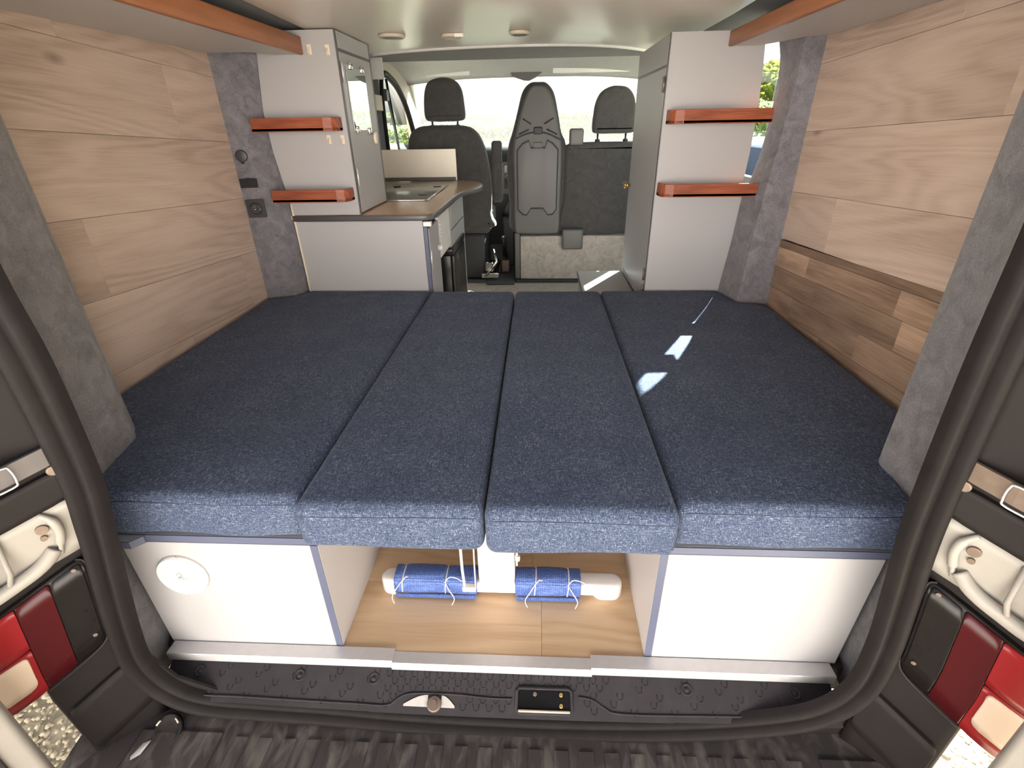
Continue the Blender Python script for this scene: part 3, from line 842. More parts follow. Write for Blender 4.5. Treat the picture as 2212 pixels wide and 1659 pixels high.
def corner_patch(bm, sg, s0, s1, z0, z1, off, th=0.01, tilt=-0.14, ns=12, nz=6, rnd=0.012):
    def zz(s, u):
        e = min(s - s0, s1 - s)
        c = 0.0
        if e < rnd: c = rnd - math.sqrt(max(0, rnd * rnd - (rnd - e) ** 2))
        a, b_ = z0 + c, z1 - c
        return a + (b_ - a) * u + tilt * (s - 0.06)
    ss = sorted(set([s0 + (s1 - s0) * k / ns for k in range(ns + 1)] + [s0 + rnd * 0.15, s0 + rnd * 0.5, s1 - rnd * 0.15, s1 - rnd * 0.5]))
    F = [[bm.verts.new(corner_pt(sg, s, zz(s, k / nz), off)) for s in ss] for k in range(nz + 1)]
    B = [[bm.verts.new(corner_pt(sg, s, zz(s, k / nz), off - th)) for s in ss] for k in range(nz + 1)]
    m = len(ss)
    for k in range(nz):
        for j in range(m - 1):
            f = bm.faces.new((F[k][j], F[k][j + 1], F[k + 1][j + 1], F[k + 1][j])); f.smooth = True
            bm.faces.new((B[k][j], B[k + 1][j], B[k + 1][j + 1], B[k][j + 1]))
    for j in range(m - 1):
        bm.faces.new((F[0][j], B[0][j], B[0][j + 1], F[0][j + 1])); bm.faces.new((F[nz][j], F[nz][j + 1], B[nz][j + 1], B[nz][j]))
    for k in range(nz):
        bm.faces.new((F[k][0], F[k + 1][0], B[k + 1][0], B[k][0])); bm.faces.new((F[k][-1], B[k][-1], B[k + 1][-1], F[k + 1][-1]))
    bmesh.ops.recalc_face_normals(bm, faces=bm.faces)

for sg, side in ((-1, 'left'), (1, 'right')):
    bm = BM()
    ss = [0.0, 0.03, 0.062, 0.10, 0.13, 0.158, 0.19, 0.22, 0.25, 0.28, 0.31, 0.34, 0.38, 0.44, 0.5]
    loft(bm, [[corner_pt(sg, s, z) for s in ss] for z in (0.17, 0.23, 0.32, 0.41, 0.47, 0.52, 0.6, 0.9, 1.2, 1.45)], smooth=True)
    lows = [0.0, 0.02, 0.04, 0.06, 0.08, 0.10, 0.12, 0.133]
    loft(bm, [[corner_pt(sg, s, z) for s in lows] + [corner_pt(sg, 0.140, z) + V((sg * a, b_, 0)) for a, b_ in ((0.0, 0.004), (0.004, 0.02), (0.006, 0.06), (0.02, 0.16))] for z in (-0.30, -0.11, 0.0, 0.07, 0.12, 0.16, 0.172)], smooth=True)
    bmesh.ops.recalc_face_normals(bm, faces=bm.faces)
    bmesh.ops.solidify(bm, geom=bm.faces[:], thickness=0.004)
    prism(bm, [(sg * x, z) for x, z in ((0.585, -0.055), (0.69, 0.0), (0.738, 0.09), (0.738, 0.2), (0.81, 0.2), (0.81, -0.14), (0.45, -0.14), (0.45, -0.085))], 'y', -0.086, -0.080)
    root = struct(link('body_corner_%s' % side, bm, MAT['corner']), 'dark rear body corner on the %s' % side)
    bm = BM(); corner_patch(bm, sg, 0.016, 0.30, 0.400, 0.512, 0.003, 0.006, tilt=-0.28, rnd=0.004)
    wr = link('hinge_recess', bm, MAT['paint'], root)
    wr['label'] = 'white painted hinge recess'
    bm = BM()   # curved flange, lower lip, upright bar
    tube(bm, smooth_path([corner_pt(sg, 0.060, 0.510, 0.006), corner_pt(sg, 0.046, 0.495, 0.012), corner_pt(sg, 0.041, 0.470, 0.012), corner_pt(sg, 0.045, 0.44, 0.011), corner_pt(sg, 0.048, 0.418, 0.005)], 5), [0.005] * 5 + [0.007] * 10 + [0.004] * 6, 8)
    link('flange', bm, MAT['paint'], wr)
    bm = BM()
    tube(bm, smooth_path([corner_pt(sg, 0.054, 0.432, 0.004), corner_pt(sg, 0.075, 0.412, 0.012), corner_pt(sg, 0.11, 0.396, 0.016), corner_pt(sg, 0.16, 0.378, 0.016), corner_pt(sg, 0.24, 0.355, 0.016)], 5), 0.012, 10)
    link('lower_lip', bm, MAT['paint'], wr)
    bm = BM()
    tube(bm, [corner_pt(sg, 0.118, 0.490, 0.006), corner_pt(sg, 0.114, 0.425, 0.020), corner_pt(sg, 0.118, 0.405, 0.024)], 0.004, 8)
    tube(bm, [corner_pt(sg, 0.150, 0.480, 0.006), corner_pt(sg, 0.146, 0.415, 0.020), corner_pt(sg, 0.150, 0.395, 0.024)], 0.004, 8)
    link('stay_wire', bm, MAT['paint'], wr)
    bm = BM()
    a = corner_pt(sg, 0.062, 0.480, 0.004)
    nrm = (corner_pt(sg, 0.062, 0.480, 0.01) - corner_pt(sg, 0.062, 0.480, 0)).normalized()
    cyl(bm, a, nrm, 0.009, 0.004, 14, bev=0.001)
    cyl(bm, corner_pt(sg, 0.063, 0.462, 0.004), nrm, 0.005, 0.004, 12)
    link('grommet', bm, MAT['rust'], wr)
    bm = BM(); corner_patch(bm, sg, 0.012, 0.34, 0.515, 0.575, 0.010, 0.01, tilt=-0.28, rnd=0.015)
    link('hinge_cover', bm, MAT['corner'], root)
    bm = BM(); corner_patch(bm, sg, 0.004, 0.128, -0.072, 0.058, 0.010, 0.01, tilt=-0.42, rnd=0.012)
    link('bumper_end', bm, MAT['corner'], root)
    # lamp
    lampside = 'on the left corner, shaded' if sg < 0 else 'on the right corner, catching sunlight'
    base = corner_pt(sg, 0.15, 0.18)
    lamp = thing('tail_lamp', 'red and smoked tail lamp %s' % lampside, 'tail lamp', base, 'tail lamps on the rear corners')
    T = -0.46
    bm = BM(); corner_patch(bm, sg, 0.024, 0.34, 0.148, 0.380, 0.010, 0.010, tilt=T, rnd=0.014)
    link('housing', bm, MAT['smoke'], lamp)
    bm = BM(); corner_patch(bm, sg, 0.029, 0.077, 0.156, 0.373, 0.0125, 0.004, tilt=T, rnd=0.010)
    link('smoked_lens', bm, MAT['smoke'], lamp)
    bm = BM(); corner_patch(bm, sg, 0.078, 0.128, 0.152, 0.375, 0.0130, 0.004, tilt=T, rnd=0.004)
    link('shaded_red_lens', bm, MAT['red'], lamp)
    bm = BM(); corner_patch(bm, sg, 0.129, 0.33, 0.270, 0.375, 0.0135, 0.004, tilt=T, rnd=0.004)
    link('side_lens', bm, MAT['sunlit_red'], lamp)
    bm = BM(); corner_patch(bm, sg, 0.129, 0.33, 0.150, 0.268, 0.0130, 0.004, tilt=T, rnd=0.004)
    cl = link('lower_lens', bm, MAT['sunlit_red'], lamp)
    bm = BM(); corner_patch(bm, sg, 0.137, 0.32, 0.176, 0.262, 0.0150, 0.004, tilt=T, rnd=0.012)
    link('clear_window', bm, MAT['clear'], cl)
    bm = BM()
    rim = [corner_pt(sg, s, z + T * (s - 0.06), 0.011) for s, z in ((0.13, 0.144), (0.07, 0.144), (0.034, 0.150), (0.022, 0.17), (0.021, 0.21), (0.021, 0.33), (0.024, 0.37), (0.034, 0.384))]
    tube(bm, smooth_path(rim, 4), 0.0018, 6)
    link('rim', bm, MAT['plastic'], lamp)
    for zz in (0.366, 0.190):
        bm = BM(); cyl(bm, corner_pt(sg, 0.040, zz + T * -0.02, 0.0125), nrm, 0.004, 0.003, 14, bev=0.001)
        link('screw', bm, MAT['rust'], lamp)
    # hinge
    hb = corner_pt(sg, 0.05, 0.60, 0.01)
    bm = BM()
    hp = [corner_pt(sg, 0.015, 0.617, 0.006), corner_pt(sg, 0.05, 0.612, 0.016), corner_pt(sg, 0.11, 0.605, 0.030), corner_pt(sg, 0.20, 0.595, 0.05)]
    rows = [[p + V((0, 0, 0.016)) for p in smooth_path(hp, 4)], [p - V((0, 0, 0.016)) for p in smooth_path(hp, 4)]]
    loft(bm, rows); bmesh.ops.recalc_face_normals(bm, faces=bm.faces); bmesh.ops.solidify(bm, geom=bm.faces[:], thickness=0.006)
    hg = link('hinge_strap', bm, MAT['rust'] if sg > 0 else MAT['grey_paint'], root)
    bm = BM()
    w = [corner_pt(sg, 0.12, 0.622, 0.045), corner_pt(sg, 0.072, 0.626, 0.034), corner_pt(sg, 0.064, 0.620, 0.032), corner_pt(sg, 0.063, 0.598, 0.032), corner_pt(sg, 0.070, 0.590, 0.034), corner_pt(sg, 0.12, 0.586, 0.045)]
    tube(bm, smooth_path(w, 4), 0.0016, 6)
    link('spring_wire', bm, MAT['alu'], hg)
    bm = BM(); cyl(bm, corner_pt(sg, 0.105, 0.575, 0.038), (0, 0, 1), 0.010, 0.05, 14, bev=0.002)
    link('pin', bm, MAT['rust'], hg)
    bm = BM(); cyl(bm, corner_pt(sg, 0.022, 0.590, 0.011), nrm, 0.009, 0.008, 12, bev=0.002)
    link('bolt', bm, MAT['rust'], hg)
    # open rear door: hinge edge beside the lamp, panel swung outwards
    dlab = 'open rear door at the %s edge, pale painted edge and dark lining' % side
    e0 = V((sg * (0.782 if sg < 0 else 0.782), -0.285, -0.12)) if sg < 0 else V((0.800, -0.285, -0.12))
    dr = V((sg * 0.62, -0.78, 0)).normalized()
    nr = V((-dr.y * sg, dr.x * sg, 0)).normalized()
    if nr.y < 0: nr = -nr           # towards the front / outside
    dt = thing('rear_door', dlab, 'door', e0)
    def slab(a, b_, t0, t1, z0, z1, name, mat, bev):
        bm = BM()
        pts = [e0 + dr * a + nr * t0, e0 + dr * b_ + nr * t0, e0 + dr * b_ + nr * t1, e0 + dr * a + nr * t1]
        prism(bm, [(p.x, p.y) for p in pts], 'z', z0, z1, bev, 3)
        return link(name, bm, mat, dt, auto=40)
    slab(0.0, 0.62, 0.0, 0.035, -0.10, 1.25, 'frame', MAT['paint'], 0.010)
    slab(0.035, 0.60, -0.008, -0.001, -0.08, 1.2, 'lining', MAT['plastic'], 0.003)

# bumper with ribbed step
bp = thing('rear_bumper', 'dusty black rear bumper with ribbed step mat', 'bumper', (0, -0.2, -0.3))
bm = BM()
rows = []
for k in range(41):
    x = -0.90 + 1.80 * k / 40
    e = abs(x)
    bow = -0.03 * (1 - (x / 0.9) ** 2)
    cut = 0.12 * max(0, (e - 0.62) / 0.28) ** 2
    rows.append([(x, -0.085, -0.112), (x, -0.16, -0.112), (x, -0.30 + bow + cut, -0.114), (x, -0.345 + bow + cut, -0.125), (x, -0.365 + bow + cut, -0.155), (x, -0.37 + bow + cut, -0.25), (x, -0.34 + bow + cut, -0.42)])
loft(bm, rows, smooth=True)
a0 = [V(p) for p in rows[0]]; a1 = [V(p) for p in rows[-1]]
for r_ in (a0, a1):
    vv = [bm.verts.new(p) for p in r_] + [bm.verts.new((r_[0].x, -0.085, -0.42))]
    bm.faces.new(vv)
bmesh.ops.recalc_face_normals(bm, faces=bm.faces)
link('shell', bm, MAT['bumper'], bp, auto=50)
for k in range(23):
    x = -0.555 + k * 0.0535
    bm = BM()
    box(bm, x, x + 0.031, -0.336, -0.142, -0.114, -0.1085, 0.002, 2)
    for v in bm.verts:
        v.co.x += (v.co.y + 0.14) * (-0.05 * x)
        if v.co.y > -0.17: v.co.z -= 0.0005
    link('step_rib', bm, MAT['bumper'], bp)
bm = BM()
box(bm, -0.77, -0.585, -0.33, -0.135, -0.1135, -0.1085, 0.004, 3)
link('side_pad', bm, MAT['bumper'], bp)
bm = BM()
box(bm, 0.69, 0.82, -0.30, -0.135, -0.1135, -0.1085, 0.004, 3)
link('side_pad', bm, MAT['bumper'], bp)
bm = BM()
c = V((-0.708, -0.137, -0.104))
lathe(bm, c, V((1, 0, 0)), V((0, 0.8, 0.6)), V((0, -0.6, 0.8)), [(0.030, -0.004), (0.030, 0.003), (0.026, 0.005), (0.024, 0.001), (0.012, 0.0), (0.001, 0.0)], 24)
link('plug', bm, MAT['rubber'], bp)
for a in (0.6, 2.4):
    bm = BM()
    tube(bm, [c + V((0.026 * math.cos(a + q * 0.12), -0.006 + 0.021 * math.sin(a + q * 0.12), 0.007 + 0.012 * math.sin(a + q * 0.12))) for q in range(5)], 0.0022, 5)
    link('plug_clip', bm, MAT['clear'], bp)
bm = BM()
q = [(-0.748, -0.166, -0.108), (-0.733, -0.160, -0.106), (-0.738, -0.188, -0.107), (-0.752, -0.200, -0.1065), (-0.757, -0.192, -0.108)]
f = bm.faces.new([bm.verts.new(p) for p in q]); bmesh.ops.solidify(bm, geom=[f], thickness=0.0015)
tag(link('paper_scrap', bm, MAT['pvc']), 'small white scrap of paper lying on the left of the bumper', 'paper scrap')

# ------------------------------------------------------------------ bench bases
def bench(sg):
    xi, xo = 0.345, (0.765 if sg < 0 else 0.772)
    if sg < 0: lab = 'white bench box with a round vent cover on its front'
    else: lab = 'white bench box with plain bright front, no vent'
    b = thing('bench_box', lab, 'bench box', (sg * 0.55, 0.5, 0.0), 'bench boxes under the bed')
    bm = BM(); prism(bm, [(sg * (xi + 0.0155), 0.0), (sg * (xo - 0.010), 0.0), (sg * xo, 0.316), (sg * (xi + 0.0155), 0.316)], 'y', 0.0, 0.015, 0.0008, 1)
    link('front_panel', bm, MAT['white'], b)
    bm = BM(); box(bm, sg * xi, sg * (xi + 0.015), 0.0025, 1.30, 0.0, 0.316, 0.0008, 1)
    link('side_panel', bm, MAT['white_inner'], b)
    bm = BM(); box(bm, sg * xi, sg * (xi + 0.015), 0.0, 0.002, 0.0, 0.316, 0.0004, 1)
    link('edging', bm, MAT['navy'], b)
    bm = BM(); prism(bm, [(sg * x, y) for x, y in ([(0.341, 0.004), (0.79, 0.004), (0.80, 0.06), (0.845, 0.18), (0.88, 0.24), (1.03, 0.37), (1.04, 1.26), (0.93, 1.29), (0.90, 1.36), (0.341, 1.36)] if sg < 0 else
                 [(0.341, 0.004), (0.79, 0.004), (0.80, 0.06), (0.825, 0.15), (0.85, 0.20), (0.975, 0.31), (0.985, 1.17), (0.875, 1.20), (0.85, 1.36), (0.341, 1.36)])], 'z', 0.317, 0.334, 0.0008, 1)
    link('top_board', bm, MAT['white'], b)
    bm = BM(); box(bm, sg * (xi - 0.004), sg * 0.80, 0.001, 0.0038, 0.317, 0.334, 0.0004, 1)
    link('top_edging', bm, MAT['navy'], b)
    bm = BM(); box(bm, sg * (xi + 0.015), sg * 0.95, 1.32, 1.335, 0.0, 0.316)
    link('end_panel', bm, MAT['white_inner'], b)
    if sg < 0:
        bm = BM(); prism(bm, [(-0.80, -0.018), (-0.722, -0.018), (-0.706, -0.002), (-0.706, 0.06), (-0.80, 0.06)], 'z', 0.3185, 0.3335, 0.001, 1)
        link('corner_board', bm, [MAT['white']], b)
        bm = BM(); prism(bm, [(-0.80, -0.0205), (-0.7215, -0.0205), (-0.704, -0.003), (-0.704, 0.0005), (-0.7055, 0.0005), (-0.7055, -0.002), (-0.722, -0.0182), (-0.80, -0.0182)], 'z', 0.3165, 0.334, 0.0003, 1)
        link('corner_edging', bm, MAT['navy'], b)
        c = V((-0.654, 0.0, 0.226))
        bm = BM(); cyl(bm, c, (0, -1, 0), 0.054, 0.009, 48, bev=0.004)
        vc = link('vent_cover', bm, MAT['pvc'], b)
        bm = BM(); tube(bm, [c + V((0.0515 * math.cos(a), -0.0085, 0.0515 * math.sin(a))) for a in [2 * PI * k / 48 for k in range(48)]], 0.0014, 6, closed=True)
        link('cover_ring', bm, MAT['pvc'], vc)
        bm = BM()
        def stroke(pts): tube(bm, [c + V((x, -0.0094, z)) for x, z in pts], 0.0005, 5)
        stroke([(-0.009, 0.004), (-0.009, 0.008), (-0.003, 0.012), (0.002, 0.008), (0.001, 0.003)])
        stroke([(-0.006, 0.001), (0.004, 0.001)]); stroke([(-0.007, -0.001), (0.005, -0.002)])
        stroke([(-0.010, -0.008), (-0.007, -0.004), (-0.004, -0.008), (-0.001, -0.004), (0.003, -0.008), (0.006, -0.004), (0.010, -0.008)])
        link('emblem', bm, MAT['emblem'], vc)
        bm = BM(); tube(bm, [c + V((0.001, -0.004, 0.0545)), c + V((0.004, -0.009, 0.050)), c + V((0.006, -0.005, 0.054))], 0.0007, 5)
        link('notch_mark', bm, MAT['emblem'], vc)
    return b
bench(-1); bench(1)
bm = BM()
box(bm, -0.338, 0.338, 0.03, 1.28, 0.324, 0.338, 0.001, 1)
tag(link('bed_board', bm, MAT['white_inner']), 'white board bridging the opening under the two middle cushions', 'board')

# ------------------------------------------------------------------ cushions
def cushion(xa, xb, y0, y1, z0, z1, label, xout=None, r=0.022, nu=34, nv=70, seed=0, sag=0.004, seam=False, back=None):
    rnd = random.Random(seed)
    ph = [rnd.uniform(0, 6.28) for _ in range(8)]
    o = thing('bench_cushion', label, 'cushion', ((xa + xb) / 2, (y0 + y1) / 2, z0), 'blue bed cushions')
    bm = BM()
    w, d, h = abs(xb - xa), y1 - y0, z1 - z0
    nw = 8
    def shape(u, v, t):
        """u across 0..1, v along 0..1, t height 0..1 -> rounded, slightly crowned cushion"""
        lx, ly, lz = u * w, v * d, t * h
        ix = min(max(lx, r), w - r); iy = min(max(ly, r), d - r); iz = min(max(lz, r * 0.8), h - r)
        q = V((lx - ix, ly - iy, lz - iz))
        if q.length > 1e-9:
            L = max(abs(q.x), abs(q.y), abs(q.z))
            q = q.normalized() * L
        lx, ly, lz = ix + q.x, iy + q.y, iz + q.z
        uu, vv2 = lx / w, ly / d
        e = min(1, 6 * min(uu, 1 - uu)) * min(1, 8 * min(vv2, 1 - vv2))
        if t > 0.5:
            lz += sag * e + 0.0012 * math.sin(9 * vv2 * d + ph[0]) * e + 0.0010 * math.sin(17 * uu * w + 5 * vv2 + ph[1]) * e
        bul = math.sin(PI * min(1, max(0, t)))
        ly -= (0.004 * bul + 0.0015 * math.sin(13 * uu * w + ph[2])) * max(0, 1 - v * 12)
        if t < 0.5: lz += 0.003 * math.sin(15 * uu * w + ph[3]) * max(0, 1 - v * 15)
        y = y0 + ly
        f = uu
        if xout:
            xe = xout(y)
            x = xa + (xe - xa) * f
        else:
            x = xa + (xb - xa) * f
        return V((x, y, z0 + lz))
    def spread(n_, L):
        k = max(2, int(5))
        e = [r * (1 - math.cos(PI / 2 * i / k)) / L for i in range(k)]
        mid = [r / L + (1 - 2 * r / L) * i / n_ for i in range(n_ + 1)]
        return e + mid + [1 - x for x in e[::-1]]
    us, vs2, ts = spread(nu, w), spread(nv, d), spread(4, h)
    cache = {}
    def vert(i, j, k):
        key = (i, j, k)
        if key not in cache: cache[key] = bm.verts.new(shape(us[i], vs2[j], ts[k]))
        return cache[key]
    I, J, K = len(us) - 1, len(vs2) - 1, len(ts) - 1
    def face(*a): bm.faces.new(a)
    for i in range(I):
        for j in range(J):
            face(vert(i, j, K), vert(i + 1, j, K), vert(i + 1, j + 1, K), vert(i, j + 1, K))
            face(vert(i, j, 0), vert(i, j + 1, 0), vert(i + 1, j + 1, 0), vert(i + 1, j, 0))
    for i in range(I):
        for k in range(K):
            face(vert(i, 0, k), vert(i + 1, 0, k), vert(i + 1, 0, k + 1), vert(i, 0, k + 1))
            face(vert(i, J, k), vert(i, J, k + 1), vert(i + 1, J, k + 1), vert(i + 1, J, k))
    for j in range(J):
        for k in range(K):
            face(vert(0, j, k), vert(0, j, k + 1), vert(0, j + 1, k + 1), vert(0, j + 1, k))
            face(vert(I, j, k), vert(I, j + 1, k), vert(I, j + 1, k + 1), vert(I, j, k + 1))
    bmesh.ops.recalc_face_normals(bm, faces=bm.faces)
    for f in bm.faces: f.smooth = True
    link('cover', bm, MAT['blue'], o)
    bm = BM()
    pts = []
    for i in range(0, 41):
        u = 0.03 + 0.94 * i / 40
        if seam == 'full': zt = 0.86
        else: zt = 0.80
        p = shape(u, 0.0, zt)
        pts.append(p + V((0, 0.0003, 0.0012 * math.sin(5 * u + ph[5]))))
    tube(bm, pts, 0.0011, 5)
    link('front_seam', bm, MAT['seam'], o)
    return o
def xl(y):
    return interp([(-0.01, -0.800), (0.05, -0.808), (0.12, -0.845), (0.20, -0.872), (0.225, -0.885), (0.30, -0.945), (0.345, -1.0), (0.37, -1.048), (1.24, -1.048), (1.28, -0.97), (1.30, -0.94), (1.42, -0.90)], y)
def xr(y):
    return interp([(-0.01, 0.805), (0.06, 0.808), (0.12, 0.825), (0.16, 0.838), (0.185, 0.855), (0.25, 0.925), (0.30, 0.985), (0.32, 0.990), (1.17, 0.990), (1.19, 0.93), (1.21, 0.885), (1.40, 0.852)], y)
cushion(-0.3615, -1.048, 0.000, 1.372, 0.3345, 0.436, 'wide blue bed cushion along the left wall', xout=xl, seed=1, seam='full')
cushion(-0.3585, 0.0005, -0.030, 1.335, 0.3405, 0.446, 'narrow blue middle cushion, next to the left wide one', seed=2)
cushion(0.0035, 0.3615, -0.034, 1.335, 0.3405, 0.446, 'narrow blue middle cushion, next to the right wide one', seed=3)
cushion(0.3645, 0.990, 0.000, 1.37, 0.3345, 0.436, 'wide blue bed cushion along the right wall, crossed by sun patches', xout=xr, seed=4, seam='full')

# ------------------------------------------------------------------ table leg with rolled mats in the opening
tl = thing('table_leg', 'white table pedestal, post on a round-ended foot bar', 'table leg', (0.0, 0.195, 0.0))
def stadium(x0, x1, y0, y1, n_=10):
    r = (y1 - y0) / 2; c = (y0 + y1) / 2
    P = []
    for k in range(n_ + 1):
        a = -PI / 2 + PI * k / n_; P.append((x1 - r + r * math.cos(a), c + r * math.sin(a)))
    for k in range(n_ + 1):
        a = PI / 2 + PI * k / n_; P.append((x0 + r + r * math.cos(a), c + r * math.sin(a)))
    return P
bm = BM(); prism(bm, stadium(-0.298, 0.318, 0.148, 0.200), 'z', 0.010, 0.047, 0.012, 4, bev_caps_only=True)
link('foot_bar', bm, MAT['pvc'], tl, auto=40)
for x0, x1 in ((-0.298, -0.262), (0.282, 0.318)):
    bm = BM(); prism(bm, stadium(x0 if x0 < 0 else x0 - 0.04, x1 + 0.04 if x0 < 0 else x1, 0.147, 0.201), 'z', 0.0, 0.020, 0.004, 2, bev_caps_only=True)
    link('foot_end', bm, MAT['pvc'], tl, auto=40)
bm = BM(); box(bm, -0.043, 0.048, 0.152, 0.194, 0.040, 0.326, 0.006, 3)
link('post', bm, MAT['pvc'], tl, auto=40)
def rolled_mat(x0, x1, label, knots):
    o = thing('rolled_mat', label, 'rolled mat', ((x0 + x1) / 2, 0.174, 0.0), 'blue woven rolls tied to the table leg')
    bm = BM()
    rows = []
    nx = 26
    for k in range(nx + 1):
        x = x0 + (x1 - x0) * k / nx
        row = []
        for q in range(24):
            a = 2 * PI * q / 24
            ca, sa = math.cos(a), math.sin(a)
            ry, rz = 0.0335, 0.030
            y = 0.174 + ry * math.copysign(abs(ca) ** 0.75, ca)
            z = 0.0325 + rz * math.copysign(abs(sa) ** 0.75, sa)
            y += 0.0015 * math.sin(40 * x + q)
            for kx in knots:
                g = math.exp(-((x - kx) / 0.006) ** 2)
                y -= (y - 0.174) * 0.07 * g; z -= (z - 0.0325) * 0.07 * g
            row.append((x, y, z))
        row.append(row[0]); rows.append(row)
    loft(bm, rows, smooth=True)
    bmesh.ops.remove_doubles(bm, verts=bm.verts, dist=1e-6)
    bmesh.ops.recalc_face_normals(bm, faces=bm.faces)
    bmesh.ops.solidify(bm, geom=bm.faces[:], thickness=0.004)
    body = link('roll', bm, MAT['blue_mat'], o)
    bm = BM(); box(bm, x0 + 0.002, x1 - 0.002, 0.1365, 0.141, 0.004, 0.016, 0.002, 2)
    link('free_edge', bm, MAT['blue_mat'], o)
    for n_, kx in enumerate(knots):
        bm = BM()
        ring = []
        for q in range(25):
            a = 2 * PI * q / 24
            ca, sa = math.cos(a), math.sin(a)
            ring.append(V((kx + 0.003 * sa, 0.174 + 0.0325 * math.copysign(abs(ca) ** 0.75, ca), 0.0325 + 0.0295 * math.copysign(abs(sa) ** 0.75, sa))))
        tube(bm, ring, 0.0014, 6)
        k0 = V((kx, 0.146, 0.052))
        s_ = 1 if n_ == 0 else -1
        tube(bm, smooth_path([k0, k0 + V((-0.012 * s_, -0.014, -0.012)), k0 + V((-0.024 * s_, -0.018, -0.036)), k0 + V((-0.018 * s_, -0.026, -0.0500))], 5), 0.0013, 6)
        tube(bm, smooth_path([k0, k0 + V((0.012, 0.004, 0.014)), k0 + V((0.03 * (1 if n_ else 0.4), 0.0, 0.016)), k0 + V((0.045 * (1 if n_ else 0.4), -0.004, 0.020 if n_ == 0 else 0.010))], 5), 0.0013, 6)
        link('tie_string', bm, MAT['string'], o)
    return o
rolled_mat(-0.258, -0.048, 'blue woven roll tied with white string, left of the post', [-0.238, -0.128])
rolled_mat(0.049, 0.212, 'blue woven roll tied with white string, right of the post', [0.098, 0.180])
st = thing('hinged_stay', 'thin white stay hanging under the bed, left of the post', 'stay', (-0.08, 0.15, 0.0))
bm = BM(); tube(bm, [(-0.080, 0.135, 0.322), (-0.077, 0.125, 0.12), (-0.073, 0.120, 0.060)], 0.0035, 8); link('rod', bm, MAT['pvc'], st)
bm = BM(); tube(bm, [(-0.046, 0.135, 0.322), (-0.047, 0.126, 0.14), (-0.047, 0.123, 0.074)], 0.0018, 6); link('wire', bm, MAT['pvc'], st)
bm = BM(); box(bm, -0.079, -0.046, 0.114, 0.128, 0.057, 0.072, 0.002, 2); link('end_block', bm, MAT['pvc'], st)
bm = BM(); tube(bm, [(0.053, 0.150, 0.322), (0.054, 0.146, 0.16), (0.054, 0.146, 0.118)], 0.0025, 8); tube(bm, [(0.056, 0.146, 0.150), (0.056, 0.143, 0.138)], 0.006, 8)
tag(link('bolt_rod', bm, MAT['pvc']), 'short white rod hanging under the bed, right of the post', 'rod')

# ------------------------------------------------------------------ left kitchen and wardrobe
FX = -0.36
kc = thing('kitchen_cabinet', 'white kitchen cabinet behind the left of the bed, with louvre and drawers', 'cabinet', (-0.63, 2.0, 0.0))
bm = BM()
prism(bm, [(-0.906, 0.0), (FX - 0.017, 0.0), (FX - 0.017, 0.726), (-0.914, 0.726), (-0.911, 0.61), (-0.907, 0.45)], 'y', 1.381, 1.396, 0.0008, 1)
link('end_panel', bm, MAT['white'], kc)
bm = BM()
tube(bm, [(interp(xl_p, z) + 0.006 , 1.378, z) for z in (0.40, 0.5, 0.6, 0.7, 0.76, 0.80)], 0.006, 6, flat=(0.009, 0.004))
link('scribe_trim', bm, MAT['cream_plastic'], kc)
bm = BM(); box(bm, FX - 0.016, FX, 1.382, 1.400, 0.0, 0.700, 0.001, 1); link('corner_post', bm, MAT['navy'], kc)
bm = BM(); box(bm, FX - 0.015, FX + 0.018, 1.380, 1.402, 0.703, 0.722, 0.001, 1); link('catch_block', bm, MAT['pvc'], kc)
bm = BM(); box(bm, FX - 0.013, FX + 0.002, 1.404, 1.615, 0.02, 0.690, 0.0015, 1); dr_ = link('door', bm, MAT['white'], kc)
bm = BM(); cyl(bm, (FX + 0.002, 1.575, 0.575), (1, 0, 0), 0.013, 0.02, 20, bev=0.005); link('knob', bm, MAT['pvc'], dr_)
bm = BM(); tube(bm, [(FX + 0.003, 1.403, 0.52), (FX + 0.003, 1.403, 0.60)], 0.004, 8); link('hinge', bm, MAT['alu'], dr_)
bm = BM(); box(bm, FX - 0.012, FX + 0.001, 1.622, 1.93, 0.515, 0.70, 0.001, 1); lv = link('louvre_panel', bm, MAT['pvc'], kc)
for q in range(9):
    bm = BM(); z = 0.535 + q * 0.018
    prism(bm, [(FX + 0.001, z), (FX + 0.001, z + 0.010), (FX + 0.006, z)], 'y', 1.65, 1.905); link('louvre_slat', bm, MAT['pvc'], lv)
bm = BM(); box(bm, FX - 0.012, FX + 0.0005, 1.935, 1.965, 0.0, 0.70, 0.001, 1); link('stile', bm, MAT['white'], kc)
for z0, z1 in ((0.585, 0.70), (0.36, 0.578)):
    bm = BM(); box(bm, FX - 0.012, FX + 0.002, 1.972, 2.44, z0, z1, 0.0015, 1); link('drawer', bm, MAT['white'], kc)
bm = BM(); box(bm, -0.90, FX - 0.02, 1.40, 1.615, 0.0, 0.04); box(bm, -0.92, -0.905, 1.40, 2.5, 0, 0.72); box(bm, -0.90, FX, 2.44, 2.456, 0.0, 0.72, 0.001, 1); box(bm, -0.60, -0.585, 1.62, 2.44, 0, 0.70)
link('carcass', bm, MAT['white'], kc)

